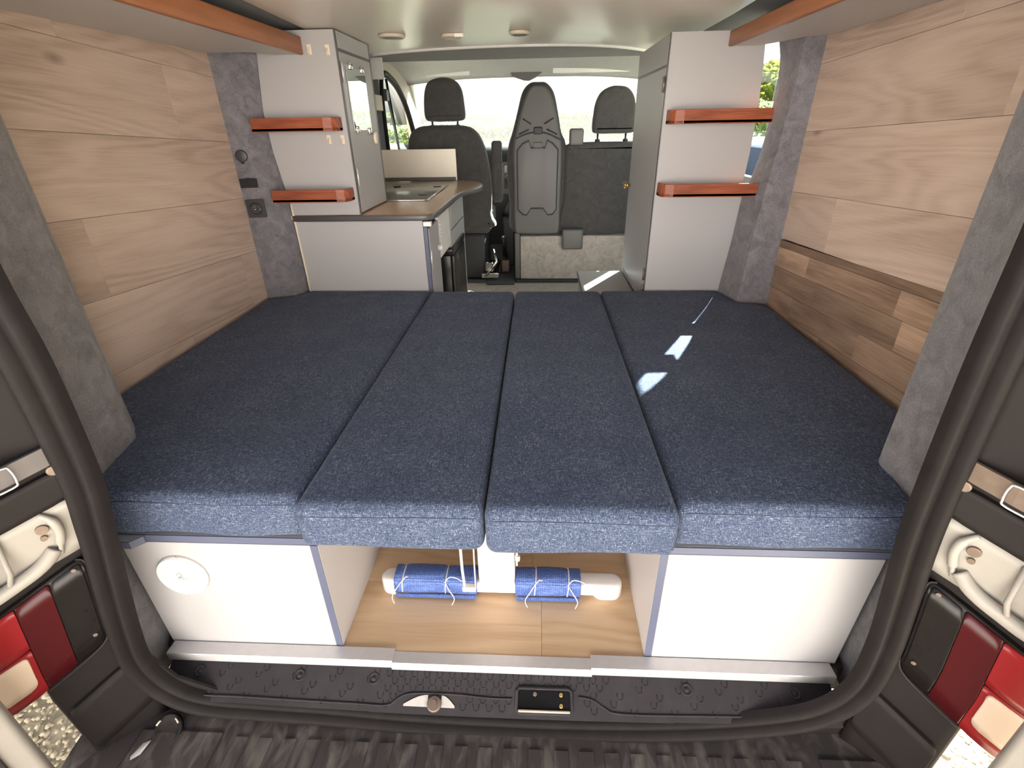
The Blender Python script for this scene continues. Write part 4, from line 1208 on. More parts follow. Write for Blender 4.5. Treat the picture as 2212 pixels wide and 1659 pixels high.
bm = BM()
wt = [(-0.912, 1.372), (-0.385, 1.372), (-0.35, 1.378), (-0.336, 1.402), (-0.332, 1.60), (-0.332, 1.88), (-0.325, 2.08), (-0.300, 2.20), (-0.262, 2.28), (-0.240, 2.38), (-0.242, 2.50), (-0.265, 2.63), (-0.30, 2.72), (-0.40, 2.79), (-0.98, 2.79), (-0.98, 1.42)]
core = smooth_path([(a, b_, 0) for a, b_ in wt[3:14]], 4)
outl = wt[:3] + [(p.x, p.y) for p in core] + wt[14:]
prism(bm, outl, 'z', 0.732, 0.7505, 0.004, 3, bev_caps_only=True)
wk = tag(link('worktop', bm, MAT['worktop'], auto=40), 'brown kitchen worktop with a wavy front edge', 'worktop')
bm = BM()
edge = wt[:3] + [(p.x, p.y) for p in core] + [(-0.6, 2.793)]
pin = []
for i, (x, y) in enumerate(edge):
    a = edge[max(i - 1, 0)]; b_ = edge[min(i + 1, len(edge) - 1)]
    t = V((b_[0] - a[0], b_[1] - a[1])).normalized(); nn = V((t.y, -t.x))
    pin.append(((x, y), nn))
secs = [(-0.001, 0.7500), (0.002, 0.7512), (0.0045, 0.748), (0.0045, 0.733), (0.002, 0.7285), (-0.004, 0.7285)]
rows = [[(x + nn.x * o, y + nn.y * o, z) for (x, y), nn in pin] for o, z in secs]
loft(bm, rows, smooth=True); bmesh.ops.recalc_face_normals(bm, faces=bm.faces)
bmesh.ops.solidify(bm, geom=bm.faces[:], thickness=0.0015)
link('edge_band', bm, MAT['grey_edge'], wk)

hb = thing('hob', 'hob under a dark glass lid let into the worktop', 'hob', (-0.68, 2.15, 0.751))
bm = BM(); prism(bm, [(-0.93, 1.80), (-0.455, 1.80), (-0.440, 1.815), (-0.452, 2.50), (-0.47, 2.515), (-0.93, 2.53)], 'z', 0.7515, 0.7575, 0.0015, 2); link('glass_lid', bm, MAT['hob'], hb, auto=40)
bm = BM(); tube(bm, [(-0.93, 1.796, 0.754), (-0.452, 1.796, 0.754), (-0.436, 1.812, 0.754), (-0.448, 2.505, 0.754)], 0.003, 6); link('rim', bm, MAT['chrome'], hb)
bm = BM(); box(bm, -0.92, -0.46, 2.15, 2.154, 0.7572, 0.7578); link('lid_seam', bm, MAT['alu'], hb)
for x, y in ((-0.49, 2.36), (-0.495, 1.97), (-0.735, 2.39)):
    bm = BM(); prism(bm, stadium(x - 0.022, x + 0.022, y - 0.022, y + 0.022), 'z', 0.7576, 0.762, 0.0015, 2); link('burner_mark', bm, MAT['black_gloss'], hb)

sp = thing('splash_panel', 'upright brushed steel splash panel behind the hob', 'splash panel', (-0.69, 2.80, 0.751))
bm = BM(); box(bm, -0.96, -0.438, 2.800, 2.804, 0.752, 0.939, 0.001, 1); link('sheet', bm, MAT['steel'], sp)
bm = BM(); box(bm, -0.96, -0.445, 2.770, 2.799, 0.7512, 0.772, 0.002, 2); link('foot_rail', bm, MAT['grey_edge'], sp)

fr = thing('fridge', 'small glossy black fridge standing under the louvre', 'fridge', (-0.40, 2.1, 0.0))
bm = BM(); box(bm, -0.47, -0.362, 1.90, 2.33, 0.0, 0.462, 0.004, 2); link('body', bm, MAT['black_gloss'], fr, auto=40)
bm = BM(); box(bm, -0.475, -0.345, 1.89, 2.34, 0.464, 0.500, 0.006, 3); link('top', bm, MAT['black_gloss'], fr, auto=40)
bm = BM(); box(bm, -0.361, -0.345, 1.91, 2.32, 0.01, 0.460, 0.003, 2); dd = link('door', bm, MAT['black_gloss'], fr, auto=40)
bm = BM(); box(bm, -0.3448, -0.343, 2.0, 2.05, 0.42, 0.44, 0.0005, 1); link('badge', bm, MAT['seat_flap'], dd)
bm = BM(); tube(bm, [(-0.35, 1.893, 0.46), (-0.35, 1.893, 0.02)], 0.002, 6); link('edge_line', bm, MAT['seat_flap'], fr)

wl = thing('wardrobe', 'tall white wardrobe on the worktop at the left, mirror on its door', 'wardrobe', (-0.78, 1.55, 0.752))
DX = -0.628
bm = BM()
prism(bm, [(-0.914, 0.752), (DX - 0.004, 0.752), (DX - 0.004, 1.381)] + [(interp(xl_p, z) - 0.002, z) for z in (1.381, 1.30, 1.20, 1.13, 1.05, 0.99, 0.90, 0.82)], 'y', 1.381, 1.396, 0.0008, 1)
link('side_panel', bm, MAT['white'], wl)
bm = BM(); box(bm, DX - 0.0035, DX, 1.380, 1.397, 0.752, 1.381, 0.0005, 1); link('edging', bm, MAT['grey_edge'], wl)
bm = BM(); box(bm, DX - 0.014, DX - 0.001, 1.405, 1.775, 0.757, 1.318, 0.0015, 1); wd = link('door', bm, MAT['white'], wl)
bm = BM(); box(bm, DX - 0.014, DX - 0.001, 1.405, 1.775, 1.327, 1.381, 0.0015, 1); link('top_panel', bm, MAT['white'], wl)
bm = BM(); box(bm, DX - 0.013, DX - 0.003, 1.40, 1.78, 1.319, 1.326, 0.0005, 1); link('rail', bm, MAT['grey_edge'], wl)
bm = BM(); box(bm, DX - 0.016, DX - 0.001, 1.777, 1.792, 0.752, 1.381, 0.001, 1); link('edge_post', bm, MAT['grey_edge'], wl)
bm = BM(); box(bm, -0.95, DX - 0.016, 1.776, 1.791, 0.752, 1.381); link('back_panel', bm, MAT['white'], wl)
for z in (1.22, 0.86):
    bm = BM(); tube(bm, [(DX + 0.003, 1.402, z), (DX + 0.003, 1.402, z + 0.065)], 0.004, 8); link('hinge', bm, MAT['alu'], wd)
bm = BM(); prism(bm, [(p[0] * 0.018 + 1.705, p[1] * 0.025 + 1.028) for p in [(math.cos(a), math.sin(a)) for a in [2 * PI * k / 16 for k in range(16)]]], 'x', DX, DX + 0.012, 0.003, 2); link('knob', bm, MAT['cream_plastic'], wd, auto=40)
mr_ = thing('mirror', 'narrow mirror clipped to the left wardrobe door', 'mirror', (DX, 1.56, 1.06))
bm = BM(); box(bm, DX + 0.0008, DX + 0.0045, 1.445, 1.668, 1.060, 1.275, 0.0008, 1); link('glass', bm, MAT['mirror'], mr_)
for y, z in ((1.492, 1.280), (1.630, 1.278), (1.480, 1.062), (1.635, 1.056)):
    bm = BM(); cyl(bm, (DX, y, z), (1, 0, 0), 0.013, 0.012, 20, bev=0.004); box(bm, DX, DX + 0.009, y - 0.012, y + 0.012, z - 0.012, z + 0.012, 0.003, 2)
    link('clip', bm, MAT['chrome'], mr_, auto=40)

# hooks on the left wardrobe side
for x, z, lab in ((-0.727, 1.322, 'upper white hook on the wardrobe side, nearest the ceiling shelf'), (-0.661, 1.320, 'upper white hook on the wardrobe side, nearest its door'),
                  (-0.709, 1.031, 'lower white hook on the wardrobe side, further from its door'), (-0.656, 1.030, 'lower white hook on the wardrobe side, closest to the door')):
    h = thing('hook', lab, 'hook', (x, 1.38, z - 0.016), 'white hooks on the left wardrobe')
    bm = BM(); box(bm, x - 0.008, x + 0.008, 1.3775, 1.3805, z - 0.016, z + 0.016, 0.0012, 2); link('plate', bm, MAT['cream_plastic'], h)
    bm = BM(); tube(bm, smooth_path([(x, 1.377, z + 0.004), (x, 1.370, z - 0.006), (x, 1.364, z - 0.013), (x, 1.362, z - 0.007)], 4), 0.003, 8); link('prong', bm, MAT['cream_plastic'], h)

# small shelves on the wardrobe sides
def small_shelf(xa, xb, z, label, tip):
    """tip: +1 rounded end at xb, -1 rounded end at xa"""
    s = thing('wall_shelf', label, 'shelf', ((xa + xb) / 2, 1.34, z - 0.025), 'small red wood shelves on the wardrobes')
    r = 0.045
    y0, y1 = 1.30, 1.378
    if tip > 0: o = [(xa, y1), (xa, y0), (xb - r, y0), (xb - r * 0.35, y0 + r * 0.2), (xb - r * 0.08, y0 + r * 0.55), (xb, y0 + r), (xb, y1)]
    else: o = [(xb, y1), (xb, y0), (xa + r, y0), (xa + r * 0.35, y0 + r * 0.2), (xa + r * 0.08, y0 + r * 0.55), (xa, y0 + r), (xa, y1)]
    bm = BM(); prism(bm, o, 'z', z - 0.044, z - 0.034, 0.001, 1); link('board', bm, MAT['mahogany'], s)
    # raised front rail following the board
    bm = BM()
    path_ = o[1:]
    inn = []
    for i, (x, y) in enumerate(path_):
        a = V(path_[max(i - 1, 0)]); b_ = V(path_[min(i + 1, len(path_) - 1)])
        t = (b_ - a).normalized(); nn = V((-t.y, t.x)) if tip > 0 else V((t.y, -t.x))
        inn.append((x + nn.x * 0.009, y + nn.y * 0.009))
    prism(bm, path_ + inn[::-1], 'z', z - 0.046, z, 0.0015, 1); link('rail', bm, MAT['mahogany'], s)
    return s
small_shelf(-0.965, -0.648, 1.106, 'red wood shelf on the left wardrobe, upper of its two', 1)
small_shelf(-0.945, -0.642, 0.857, 'red wood shelf on the left wardrobe, lower of its two', 1)
small_shelf(0.566, 0.918, 1.108, 'red wood shelf on the right wardrobe, upper of its two', -1)
small_shelf(0.560, 0.915, 0.862, 'red wood shelf on the right wardrobe, lower of its two', -1)

# ceiling-height shelves along the walls
for sg, xlip, xw, z0, z1, lab, m in ((-1, -0.766, -1.052, 1.306, 1.361, 'ceiling-height shelf over the left wall with an orange wood lip', 'lip'),
                                  (1, 0.766, 0.998, 1.298, 1.343, 'ceiling-height shelf over the right wall with a reddish wood lip', 'lip')):
    s = thing('overhead_shelf', lab, 'shelf', (sg * 0.9, 0.7, z0), 'shelves under the ceiling along both walls')
    bm = BM(); box(bm, xlip - sg * 0.0, xw, -0.10, 1.20 if sg > 0 else 1.285, z0 + 0.002, z0 + 0.014, 0.001, 1)
    prism(bm, [(xlip, 1.2 if sg > 0 else 1.285), (xlip, 1.377), (sg * 0.865, 1.377), (sg * 0.90, 1.30), (sg * 0.93, 1.2 if sg > 0 else 1.285)], 'z', z0 + 0.002, z0 + 0.014)
    link('board', bm, MAT['white_inner'], s)
    bm = BM(); box(bm, xlip - sg * 0.016, xlip - sg * 0.0005, -0.10, 1.378, z0, z1, 0.004, 3); link('lip', bm, MAT[m], s, auto=40)

# sockets on the left pillar
def sock_base(z):
    a = V((-1.055, 1.288, 0)); b_ = V((interp(xl_c, z) - 0.012, 1.306, 0))
    return a, b_
for kind, z, lab in (('round', 0.982, 'round black capped socket, topmost on the left pillar'), ('flap', 0.886, 'flat black flap socket in the middle on the left pillar'), ('mains', 0.793, 'square black mains socket, lowest on the left pillar')):
    a, b_ = sock_base(z)
    d = (b_ - a).normalized(); nn = V((d.y, -d.x, 0))
    c = (a + b_) / 2 + V((0, 0, z)) + nn * 0.004 + d * (0.004 if kind == 'mains' else 0)
    s = thing('power_socket', lab, 'socket', c, 'black sockets on the left pillar')
    bm = BM()
    if kind == 'round':
        cyl(bm, c, nn, 0.021, 0.008, 28, bev=0.003)
        box(bm, c.x - 0.006, c.x + 0.006, c.y - 0.006, c.y, c.z - 0.028, c.z - 0.018, 0.002, 2)
        link('cap', bm, MAT['socket'], s, auto=40)
    elif kind == 'flap':
        q = [c + d * 0.032 * x + V((0, 0, 0.017 * y)) for x, y in ((-1, -1), (1, -1), (1, 1), (-1, 1))]
        f = bm.faces.new([bm.verts.new(p) for p in q]); bmesh.ops.solidify(bm, geom=[f], thickness=-0.006)
        bmesh.ops.recalc_face_normals(bm, faces=bm.faces)
        link('flap', bm, MAT['socket'], s)
        bm = BM(); cyl(bm, c + V((0, 0, 0.016)) + nn * 0.003, (0, 0, 1), 0.007, 0.003, 12); link('tab', bm, MAT['socket'], s)
    else:
        def plate(bm, hw, hh, o0, o1):
            A = [c + d * hw * x + V((0, 0, hh * y)) + nn * o0 for x, y in ((-1, -1), (1, -1), (1, 1), (-1, 1))]
            B = [p + nn * (o1 - o0) for p in A]
            va = [bm.verts.new(p) for p in A]; vb = [bm.verts.new(p) for p in B]
            fs = [bm.faces.new(va[::-1]), bm.faces.new(vb)] + [bm.faces.new((va[i], va[(i + 1) % 4], vb[(i + 1) % 4], vb[i])) for i in range(4)]
            bmesh.ops.recalc_face_normals(bm, faces=fs)
            bmesh.ops.bevel(bm, geom=list({e for f in fs for e in f.edges}), offset=0.0025, segments=2, affect='EDGES')
        plate(bm, 0.034, 0.034, 0.0, 0.009); link('plate', bm, MAT['socket'], s)
        bm = BM()
        t2 = [c + nn * 0.0105 + (d * math.cos(q) + V((0, 0, math.sin(q)))) * 0.021 for q in [2 * PI * k / 28 for k in range(28)]]
        tube(bm, t2, 0.002, 6, closed=True); link('well_ring', bm, MAT['black_gloss'], s)
        for dx, dz in ((-0.004, 0.007), (-0.004, -0.003), (0.014, -0.004)):
            bm = BM(); cyl(bm, c + d * dx + V((0, 0, dz)) + nn * 0.008, nn, 0.0026, 0.004, 10, bev=0.001); link('pin', bm, MAT['chrome'], s)

# ------------------------------------------------------------------ right wardrobe and low box
wr_ = thing('wardrobe', 'tall white wardrobe on the right with two red shelves', 'wardrobe', (0.72, 1.7, 0.0))
RX = 0.552
bm = BM()
redge = [(0.853, 0.0), (0.866, 0.449), (0.884, 0.638), (0.892, 0.80), (0.886, 0.835), (0.892, 0.962), (0.893, 1.099), (0.886, 1.214), (0.876, 1.316), (0.865, 1.345)]
prism(bm, [(RX + 0.003, 0.0)] + redge + [(RX + 0.003, 1.345)], 'y', 1.381, 1.396, 0.0008, 1); link('side_panel', bm, MAT['white'], wr_)
bm = BM(); box(bm, RX, RX + 0.0028, 1.380, 1.397, 0.0, 1.345, 0.0005, 1); link('edging', bm, MAT['grey_edge'], wr_)
bm = BM(); box(bm, RX + 0.001, RX + 0.014, 1.404, 1.985, 0.38, 1.245, 0.0015, 1); d2 = link('door', bm, MAT['white'], wr_)
bm = BM(); box(bm, RX + 0.001, RX + 0.014, 1.404, 1.985, 1.252, 1.345, 0.0015, 1); link('top_panel', bm, MAT['white'], wr_)
bm = BM(); box(bm, RX + 0.001, RX + 0.014, 1.404, 1.985, 0.0, 0.374, 0.0015, 1); link('lower_panel', bm, MAT['white'], wr_)
bm = BM(); box(bm, RX + 0.003, RX + 0.012, 1.398, 1.99, 1.2455, 1.2515); link('rail', bm, MAT['grey_edge'], wr_)
for z in (1.165, 0.47, 0.40):
    bm = BM(); tube(bm, [(RX - 0.003, 1.402, z), (RX - 0.003, 1.402, z + 0.05)], 0.0045, 8); link('hinge', bm, MAT['rust'], d2)
bm = BM(); cyl(bm, (RX + 0.001, 1.955, 0.795), (-1, 0, 0), 0.008, 0.018, 18, bev=0.003); lathe(bm, V((RX - 0.016, 1.955, 0.795)), V((0, 1, 0)), V((0, 0, 1)), V((-1, 0, 0)), [(0.006, 0), (0.015, 0.004), (0.016, 0.010), (0.010, 0.016), (0.001, 0.018)], 20)
link('knob', bm, MAT['brass'], d2)
bm = BM(); box(bm, RX + 0.002, 0.96, 1.985, 2.0, 0.0, 1.345, 0.001, 1); link('front_end_panel', bm, MAT['white'], wr_)
bm = BM(); prism(bm, [(RX + 0.015, 1.397), (0.86, 1.397), (0.94, 1.984), (RX + 0.015, 1.984)], 'z', 1.328, 1.340); link('top_board', bm, MAT['white'], wr_)

bx = thing('seat_box', 'low white box beside the right wardrobe, lit by a sun stripe', 'box', (0.43, 1.7, 0.0))
bm = BM(); box(bm, 0.318, 0.545, 1.395, 1.955, 0.0, 0.344, 0.001, 1); link('body', bm, MAT['white'], bx)
bm = BM(); prism(bm, [(0.312, 1.39), (0.548, 1.39), (0.548, 1.975), (0.312, 1.975)], 'z', 0.345, 0.360, 0.001, 1); link('lid', bm, MAT['white'], bx)
bm = BM(); box(bm, 0.3095, 0.3115, 1.39, 1.975, 0.345, 0.360, 0.0004, 1); link('edging', bm, MAT['navy'], bx)

# ceiling spots
for x, y, lab, kind in ((-0.471, 1.575, 'recessed ceiling spot with a dark centre, nearest the left wardrobe', 0), (-0.242, 1.605, 'ceiling lamp with a small switch, between the two plain spots', 1), (0.022, 1.575, 'flat round ceiling spot above the middle of the aisle', 2)):
    s = thing('ceiling_spot', lab, 'ceiling lamp', (x, y, Z_CEIL - 0.012), 'small lamps set in the ceiling panel')
    bm = BM()
    R_ = 0.052 if kind == 0 else (0.042 if kind == 1 else 0.040)
    lathe(bm, V((x, y, Z_CEIL - 0.0005)), V((1, 0, 0)), V((0, 1, 0)), V((0, 0, -1)), [(R_, 0), (R_, 0.006), (R_ - 0.006, 0.011), (R_ - 0.010, 0.011), (R_ - 0.013, 0.006)], 32)
    link('ring', bm, MAT['beige_trim'], s)
    bm = BM(); cyl(bm, (x, y, Z_CEIL - 0.0068), (0, 0, -1), R_ - 0.014, 0.003 if kind != 2 else 0.006, 28, bev=0.001)
    link('lens', bm, MAT['seat_flap'] if kind != 1 else MAT['pvc'], s)
    if kind == 1:
        bm = BM(); box(bm, x + 0.015, x + 0.050, y - 0.045, y - 0.025, Z_CEIL - 0.014, Z_CEIL - 0.001, 0.003, 2); link('switch', bm, MAT['pvc'], s)

# ------------------------------------------------------------------ cab
def pad(name, pts, y0, y1, mat, parent, bev=0.03, seg=5):
    bm = BM()
    sm = smooth_path([(a, b_, 0) for a, b_ in pts], 4, True)
    prism(bm, [(p.x, p.y) for p in sm], 'y', y0, y1, bev, seg, bev_caps_only=True)
    return link(name, bm, mat, parent, auto=35)
dsn = thing('driver_seat', 'dark driver seat with headrest, behind the splash panel', 'car seat', (-0.52, 3.25, 0.0))
pad('backrest', [(-0.79, 0.40), (-0.805, 0.62), (-0.802, 0.90), (-0.785, 1.005), (-0.735, 1.058), (-0.64, 1.075), (-0.42, 1.072), (-0.335, 1.04), (-0.285, 0.965), (-0.255, 0.86), (-0.238, 0.70), (-0.242, 0.50), (-0.25, 0.40)], 3.0, 3.14, MAT['seat'], dsn, 0.04)
hr = pad('headrest', [(-0.664, 1.115), (-0.668, 1.20), (-0.652, 1.29), (-0.615, 1.335), (-0.53, 1.352), (-0.455, 1.335), (-0.415, 1.285), (-0.402, 1.20), (-0.402, 1.115), (-0.45, 1.098), (-0.53, 1.096), (-0.62, 1.098)], 3.02, 3.12, MAT['seat'], dsn, 0.03)
for x in (-0.625, -0.452):
    bm = BM(); tube(bm, [(x, 3.07, 1.05), (x, 3.07, 1.11)], 0.007, 10); tube(bm, [(x, 3.07, 1.066), (x, 3.07, 1.078)], 0.016, 12); link('headrest_post', bm, MAT['socket'], hr)
bm = BM(); box(bm, -0.79, -0.25, 3.02, 3.60, 0.36, 0.50, 0.04, 4); link('seat_cushion', bm, MAT['seat'], dsn, auto=40)
bm = BM(); box(bm, -0.72, -0.30, 3.10, 3.50, 0.0, 0.35, 0.02, 2); link('pedestal', bm, MAT['dash'], dsn)
bm = BM(); box(bm, -0.226, -0.156, 3.02, 3.10, 0.58, 0.975, 0.018, 4); link('armrest', bm, MAT['seat'], dsn, auto=40)
bm = BM()
tube(bm, [(-0.25, 3.02, 0.10), (-0.22, 3.3, 0.10)], 0.012, 8); tube(bm, [(-0.30, 3.0, 0.05), (-0.21, 3.02, 0.16), (-0.24, 3.05, 0.24)], 0.010, 8)
box(bm, -0.33, -0.20, 3.02, 3.45, 0.03, 0.07, 0.006, 2); box(bm, -0.30, -0.24, 3.03, 3.09, 0.08, 0.15, 0.008, 2)
link('seat_rail', bm, MAT['chrome'], dsn)

bs = thing('double_passenger_seat', 'dark double passenger seat on a beige carpeted base, middle back with folding table', 'car seat', (0.36, 3.2, 0.0))
bm = BM(); box(bm, -0.033, 0.76, 3.045, 3.50, 0.02, 0.338, 0.004, 2); link('seat_base', bm, MAT['beige_carpet'], bs)
bm = BM(); box(bm, -0.07, 0.78, 3.03, 3.52, 0.0, 0.018, 0.003, 1); link('base_foot', bm, MAT['dash'], bs)
bm = BM(); box(bm, -0.075, -0.036, 3.04, 3.10, 0.02, 0.36, 0.008, 2); link('side_cover', bm, MAT['seat_plastic'], bs)
pad('middle_backrest', [(-0.085, 0.36), (-0.11, 0.55), (-0.125, 0.75), (-0.115, 0.93), (-0.085, 1.02), (-0.05, 1.14), (-0.015, 1.26), (0.035, 1.312), (0.09, 1.318), (0.145, 1.312), (0.195, 1.255), (0.225, 1.14), (0.25, 1.02), (0.285, 0.94), (0.293, 0.75), (0.28, 0.55), (0.265, 0.36)], 3.075, 3.18, MAT['seat'], bs, 0.035)
sh = pad('back_shell', [(-0.072, 0.375), (-0.075, 0.50), (-0.078, 0.75), (-0.078, 0.92), (-0.055, 1.03), (-0.02, 1.16), (0.015, 1.25), (0.05, 1.29), (0.09, 1.298), (0.135, 1.29), (0.175, 1.245), (0.205, 1.15), (0.235, 1.03), (0.255, 0.92), (0.257, 0.75), (0.253, 0.50), (0.248, 0.375), (0.20, 0.352), (-0.02, 0.352)], 3.045, 3.09, MAT['seat_plastic'], bs, 0.015)
bm = BM()
tb = [(-0.045, 0.53), (-0.01, 0.497), (0.015, 0.495), (0.045, 0.54), (0.13, 0.54), (0.165, 0.495), (0.195, 0.497), (0.222, 0.53), (0.226, 0.91), (0.19, 0.95), (0.155, 0.968), (0.14, 0.925), (0.045, 0.925), (0.03, 0.968), (-0.01, 0.95), (-0.047, 0.91)]
prism(bm, tb, 'y', 3.034, 3.048, 0.004, 2, bev_caps_only=True)
ft = link('folding_table', bm, MAT['seat_flap'], bs, auto=40)
bm = BM(); loopz = [V((x, 3.040, z)) for x, z in tb]; cxx = V((0.09, 3.04, 0.73))
tube(bm, [p + (p - cxx).normalized() * 0.006 for p in loopz], 0.0045, 6, closed=True); link('table_gap', bm, MAT['dash'], ft)
bm = BM(); box(bm, 0.06, 0.125, 3.036, 3.046, 0.925, 0.962, 0.004, 2); link('table_latch', bm, MAT['seat_plastic'], ft)
bm = BM()
tube(bm, [(-0.01, 3.037, 1.105), (0.045, 3.037, 1.072)], 0.0045, 6); tube(bm, [(0.195, 3.037, 1.105), (0.135, 3.037, 1.072)], 0.0045, 6)
tube(bm, smooth_path([(-0.06, 3.04, 0.985), (0.02, 3.04, 1.015), (0.09, 3.04, 1.022), (0.16, 3.04, 1.012), (0.245, 3.04, 0.975)], 5), 0.005, 6)
tube(bm, [(-0.035, 3.039, 1.012), (0.03, 3.038, 1.04)], 0.005, 6); tube(bm, [(0.22, 3.039, 1.008), (0.15, 3.038, 1.04)], 0.005, 6)
link('moulded_groove', bm, MAT['dash'], sh)
bm = BM(); box(bm, 0.062, 0.122, 3.030, 3.05, 1.01, 1.055, 0.008, 3); link('release_handle', bm, MAT['dash'], sh)
pad('outer_backrest', [(0.275, 0.37), (0.278, 0.60), (0.28, 0.90), (0.30, 0.945), (0.36, 0.955), (0.55, 0.958), (0.72, 0.955), (0.77, 0.94), (0.785, 0.90), (0.785, 0.60), (0.78, 0.37)], 3.06, 3.17, MAT['seat'], bs, 0.03)
h2 = pad('headrest', [(0.462, 1.03), (0.464, 1.12), (0.478, 1.20), (0.51, 1.255), (0.565, 1.283), (0.62, 1.287), (0.68, 1.275), (0.725, 1.225), (0.745, 1.14), (0.747, 1.03), (0.715, 1.008), (0.60, 1.006), (0.49, 1.008)], 3.08, 3.18, MAT['seat'], bs, 0.03)
for x in (0.50, 0.69):
    bm = BM(); tube(bm, [(x, 3.12, 0.94), (x, 3.12, 1.02)], 0.007, 10); tube(bm, [(x, 3.12, 0.955), (x, 3.12, 0.972)], 0.018, 12); link('headrest_post', bm, MAT['socket'], h2)
bm = BM(); box(bm, 0.305, 0.40, 3.04, 3.12, 0.94, 1.042, 0.016, 4); link('belt_guide', bm, MAT['seat_flap'], bs, auto=40)
bm = BM(); box(bm, 0.272, 0.422, 2.985, 3.055, 0.252, 0.395, 0.014, 4); link('buckle_box', bm, MAT['seat_plastic'], bs, auto=40)
bm = BM(); box(bm, -0.08, 0.78, 3.10, 3.62, 0.34, 0.48, 0.04, 4); link('seat_cushion', bm, MAT['seat'], bs, auto=40)

ds = thing('dashboard', 'dark dashboard below the windscreen', 'dashboard', (0, 4.0, 0.0))
bm = BM()
rows = []
for x in [-1.06 + 2.12 * k / 12 for k in range(13)]:
    rows.append([(x, 3.80, 0.30), (x, 3.72, 0.62), (x, 3.74, 0.80), (x, 3.80, 0.90), (x, 3.95, 0.935), (x, 4.55, 0.93)])
loft(bm, rows, smooth=True); bmesh.ops.recalc_face_normals(bm, faces=bm.faces); bmesh.ops.solidify(bm, geom=bm.faces[:], thickness=0.01)
link('shell', bm, MAT['dash'], ds, auto=50)
bm = BM(); box(bm, -0.20, 0.14, 3.70, 3.735, 0.55, 0.80, 0.015, 3); link('centre_console', bm, MAT['seat_plastic'], ds, auto=40)
for x in (-0.13, 0.07):
    bm = BM(); box(bm, x - 0.05, x + 0.05, 3.690, 3.699, 0.72, 0.78, 0.004, 2); link('air_vent', bm, MAT['chrome'], ds)
bm = BM(); box(bm, -0.19, 0.13, 3.695, 3.72, 0.60, 0.68, 0.006, 2); link('radio', bm, MAT['black_gloss'], ds)

bm = BM(); box(bm, -1.06, 1.06, 4.40, 4.45, -0.2, 0.92)
struct(link('wall_front', bm, MAT['dash']), 'dark bulkhead below the dashboard')
bm = BM()
rows = []
for k in range(9):
    x = -0.98 + 1.96 * k / 8
    e = abs(x)
    rows.append([(x, 4.50 - 0.1 * e, 0.86 - 0.05 * e), (x, 4.8 - 0.1 * e, 0.80 - 0.05 * e), (x, 5.2 - 0.15 * e, 0.68 - 0.06 * e), (x, 5.45 - 0.2 * e, 0.52), (x, 5.55 - 0.25 * e, 0.2), (x, 5.5 - 0.2 * e, -0.3)])
loft(bm, rows, smooth=True); bmesh.ops.recalc_face_normals(bm, faces=bm.faces); bmesh.ops.solidify(bm, geom=bm.faces[:], thickness=0.01)
struct(link('bonnet', bm, MAT['paint']), 'pale bonnet of the van in front of the windscreen')
gl = thing('gear_lever', 'black gear lever with bright knob ring between the front seats', 'gear lever', (-0.12, 3.55, 0.0))
bm = BM(); tube(bm, [(-0.13, 3.66, 0.42), (-0.135, 3.55, 0.58), (-0.135, 3.50, 0.66)], 0.012, 10); link('stick', bm, MAT['dash'], gl)
bm = BM(); tube(bm, [(-0.135, 3.50, 0.655), (-0.135, 3.48, 0.69), (-0.135, 3.465, 0.72)], [0.018, 0.026, 0.016], 12); link('knob', bm, MAT['black_gloss'], gl)
bm = BM(); lathe(bm, V((-0.13, 3.62, 0.40)), V((1, 0, 0)), V((0, 1, 0)), V((0, 0, 1)), [(0.07, 0), (0.06, 0.04), (0.03, 0.09), (0.018, 0.12)], 18); link('boot', bm, MAT['dash'], gl)
bm = BM(); box(bm, -0.20, -0.09, 3.50, 3.69, 0.0, 0.40, 0.02, 2); link('console', bm, MAT['dash'], gl)
hbk = thing('handbrake', 'black handbrake lever beside the driver seat', 'handbrake', (-0.17, 3.25, 0.0))
bm = BM(); tube(bm, [(-0.16, 3.40, 0.10), (-0.165, 3.28, 0.20), (-0.17, 3.20, 0.30)], [0.012, 0.014, 0.018], 10); link('lever', bm, MAT['socket'], hbk)
bm = BM(); box(bm, -0.20, -0.13, 3.30, 3.46, 0.0, 0.10, 0.01, 2); link('bracket', bm, MAT['rust'], hbk)
bm = BM(); cyl(bm, (-0.17, 3.20, 0.30), (-0.05, -0.6, 0.78), 0.010, 0.012, 12, bev=0.003); link('button', bm, MAT['chrome'], hbk)

rv = thing('rear_view_mirror', 'dark rear view mirror hanging at the top of the windscreen', 'mirror', (0.0, 3.86, 1.37))
bm = BM(); prism(bm, [(-0.13, 1.432), (-0.115, 1.405), (-0.02, 1.376), (0.02, 1.374), (0.075, 1.398), (0.12, 1.430), (0.10, 1.442), (-0.11, 1.442)], 'y', 3.845, 3.875, 0.008, 3); link('housing', bm, MAT['seat_plastic'], rv, auto=40)
bm = BM(); tube(bm, [(0.0, 3.87, 1.43), (0.0, 3.92, 1.47)], 0.012, 10); link('stem', bm, MAT['seat_plastic'], rv)
for x0, x1, lab in ((-0.88, -0.44, 'grey sun visor folded up above the driver'), (0.20, 0.80, 'grey sun visor folded up above the passenger side')):
    s = thing('sun_visor', lab, 'sun visor', ((x0 + x1) / 2, 3.78, 1.43), 'sun visors over the windscreen')
    bm = BM(); box(bm, x0, x1, 3.775, 3.795, 1.415, 1.500, 0.008, 3)
    link('flap', bm, MAT['headliner'], s, auto=40)
    bm = BM(); tube(bm, [(x0 + 0.03, 3.79, 1.495), (x1 - 0.03, 3.79, 1.495)], 0.006, 8); link('rod', bm, MAT['seat_flap'], s)

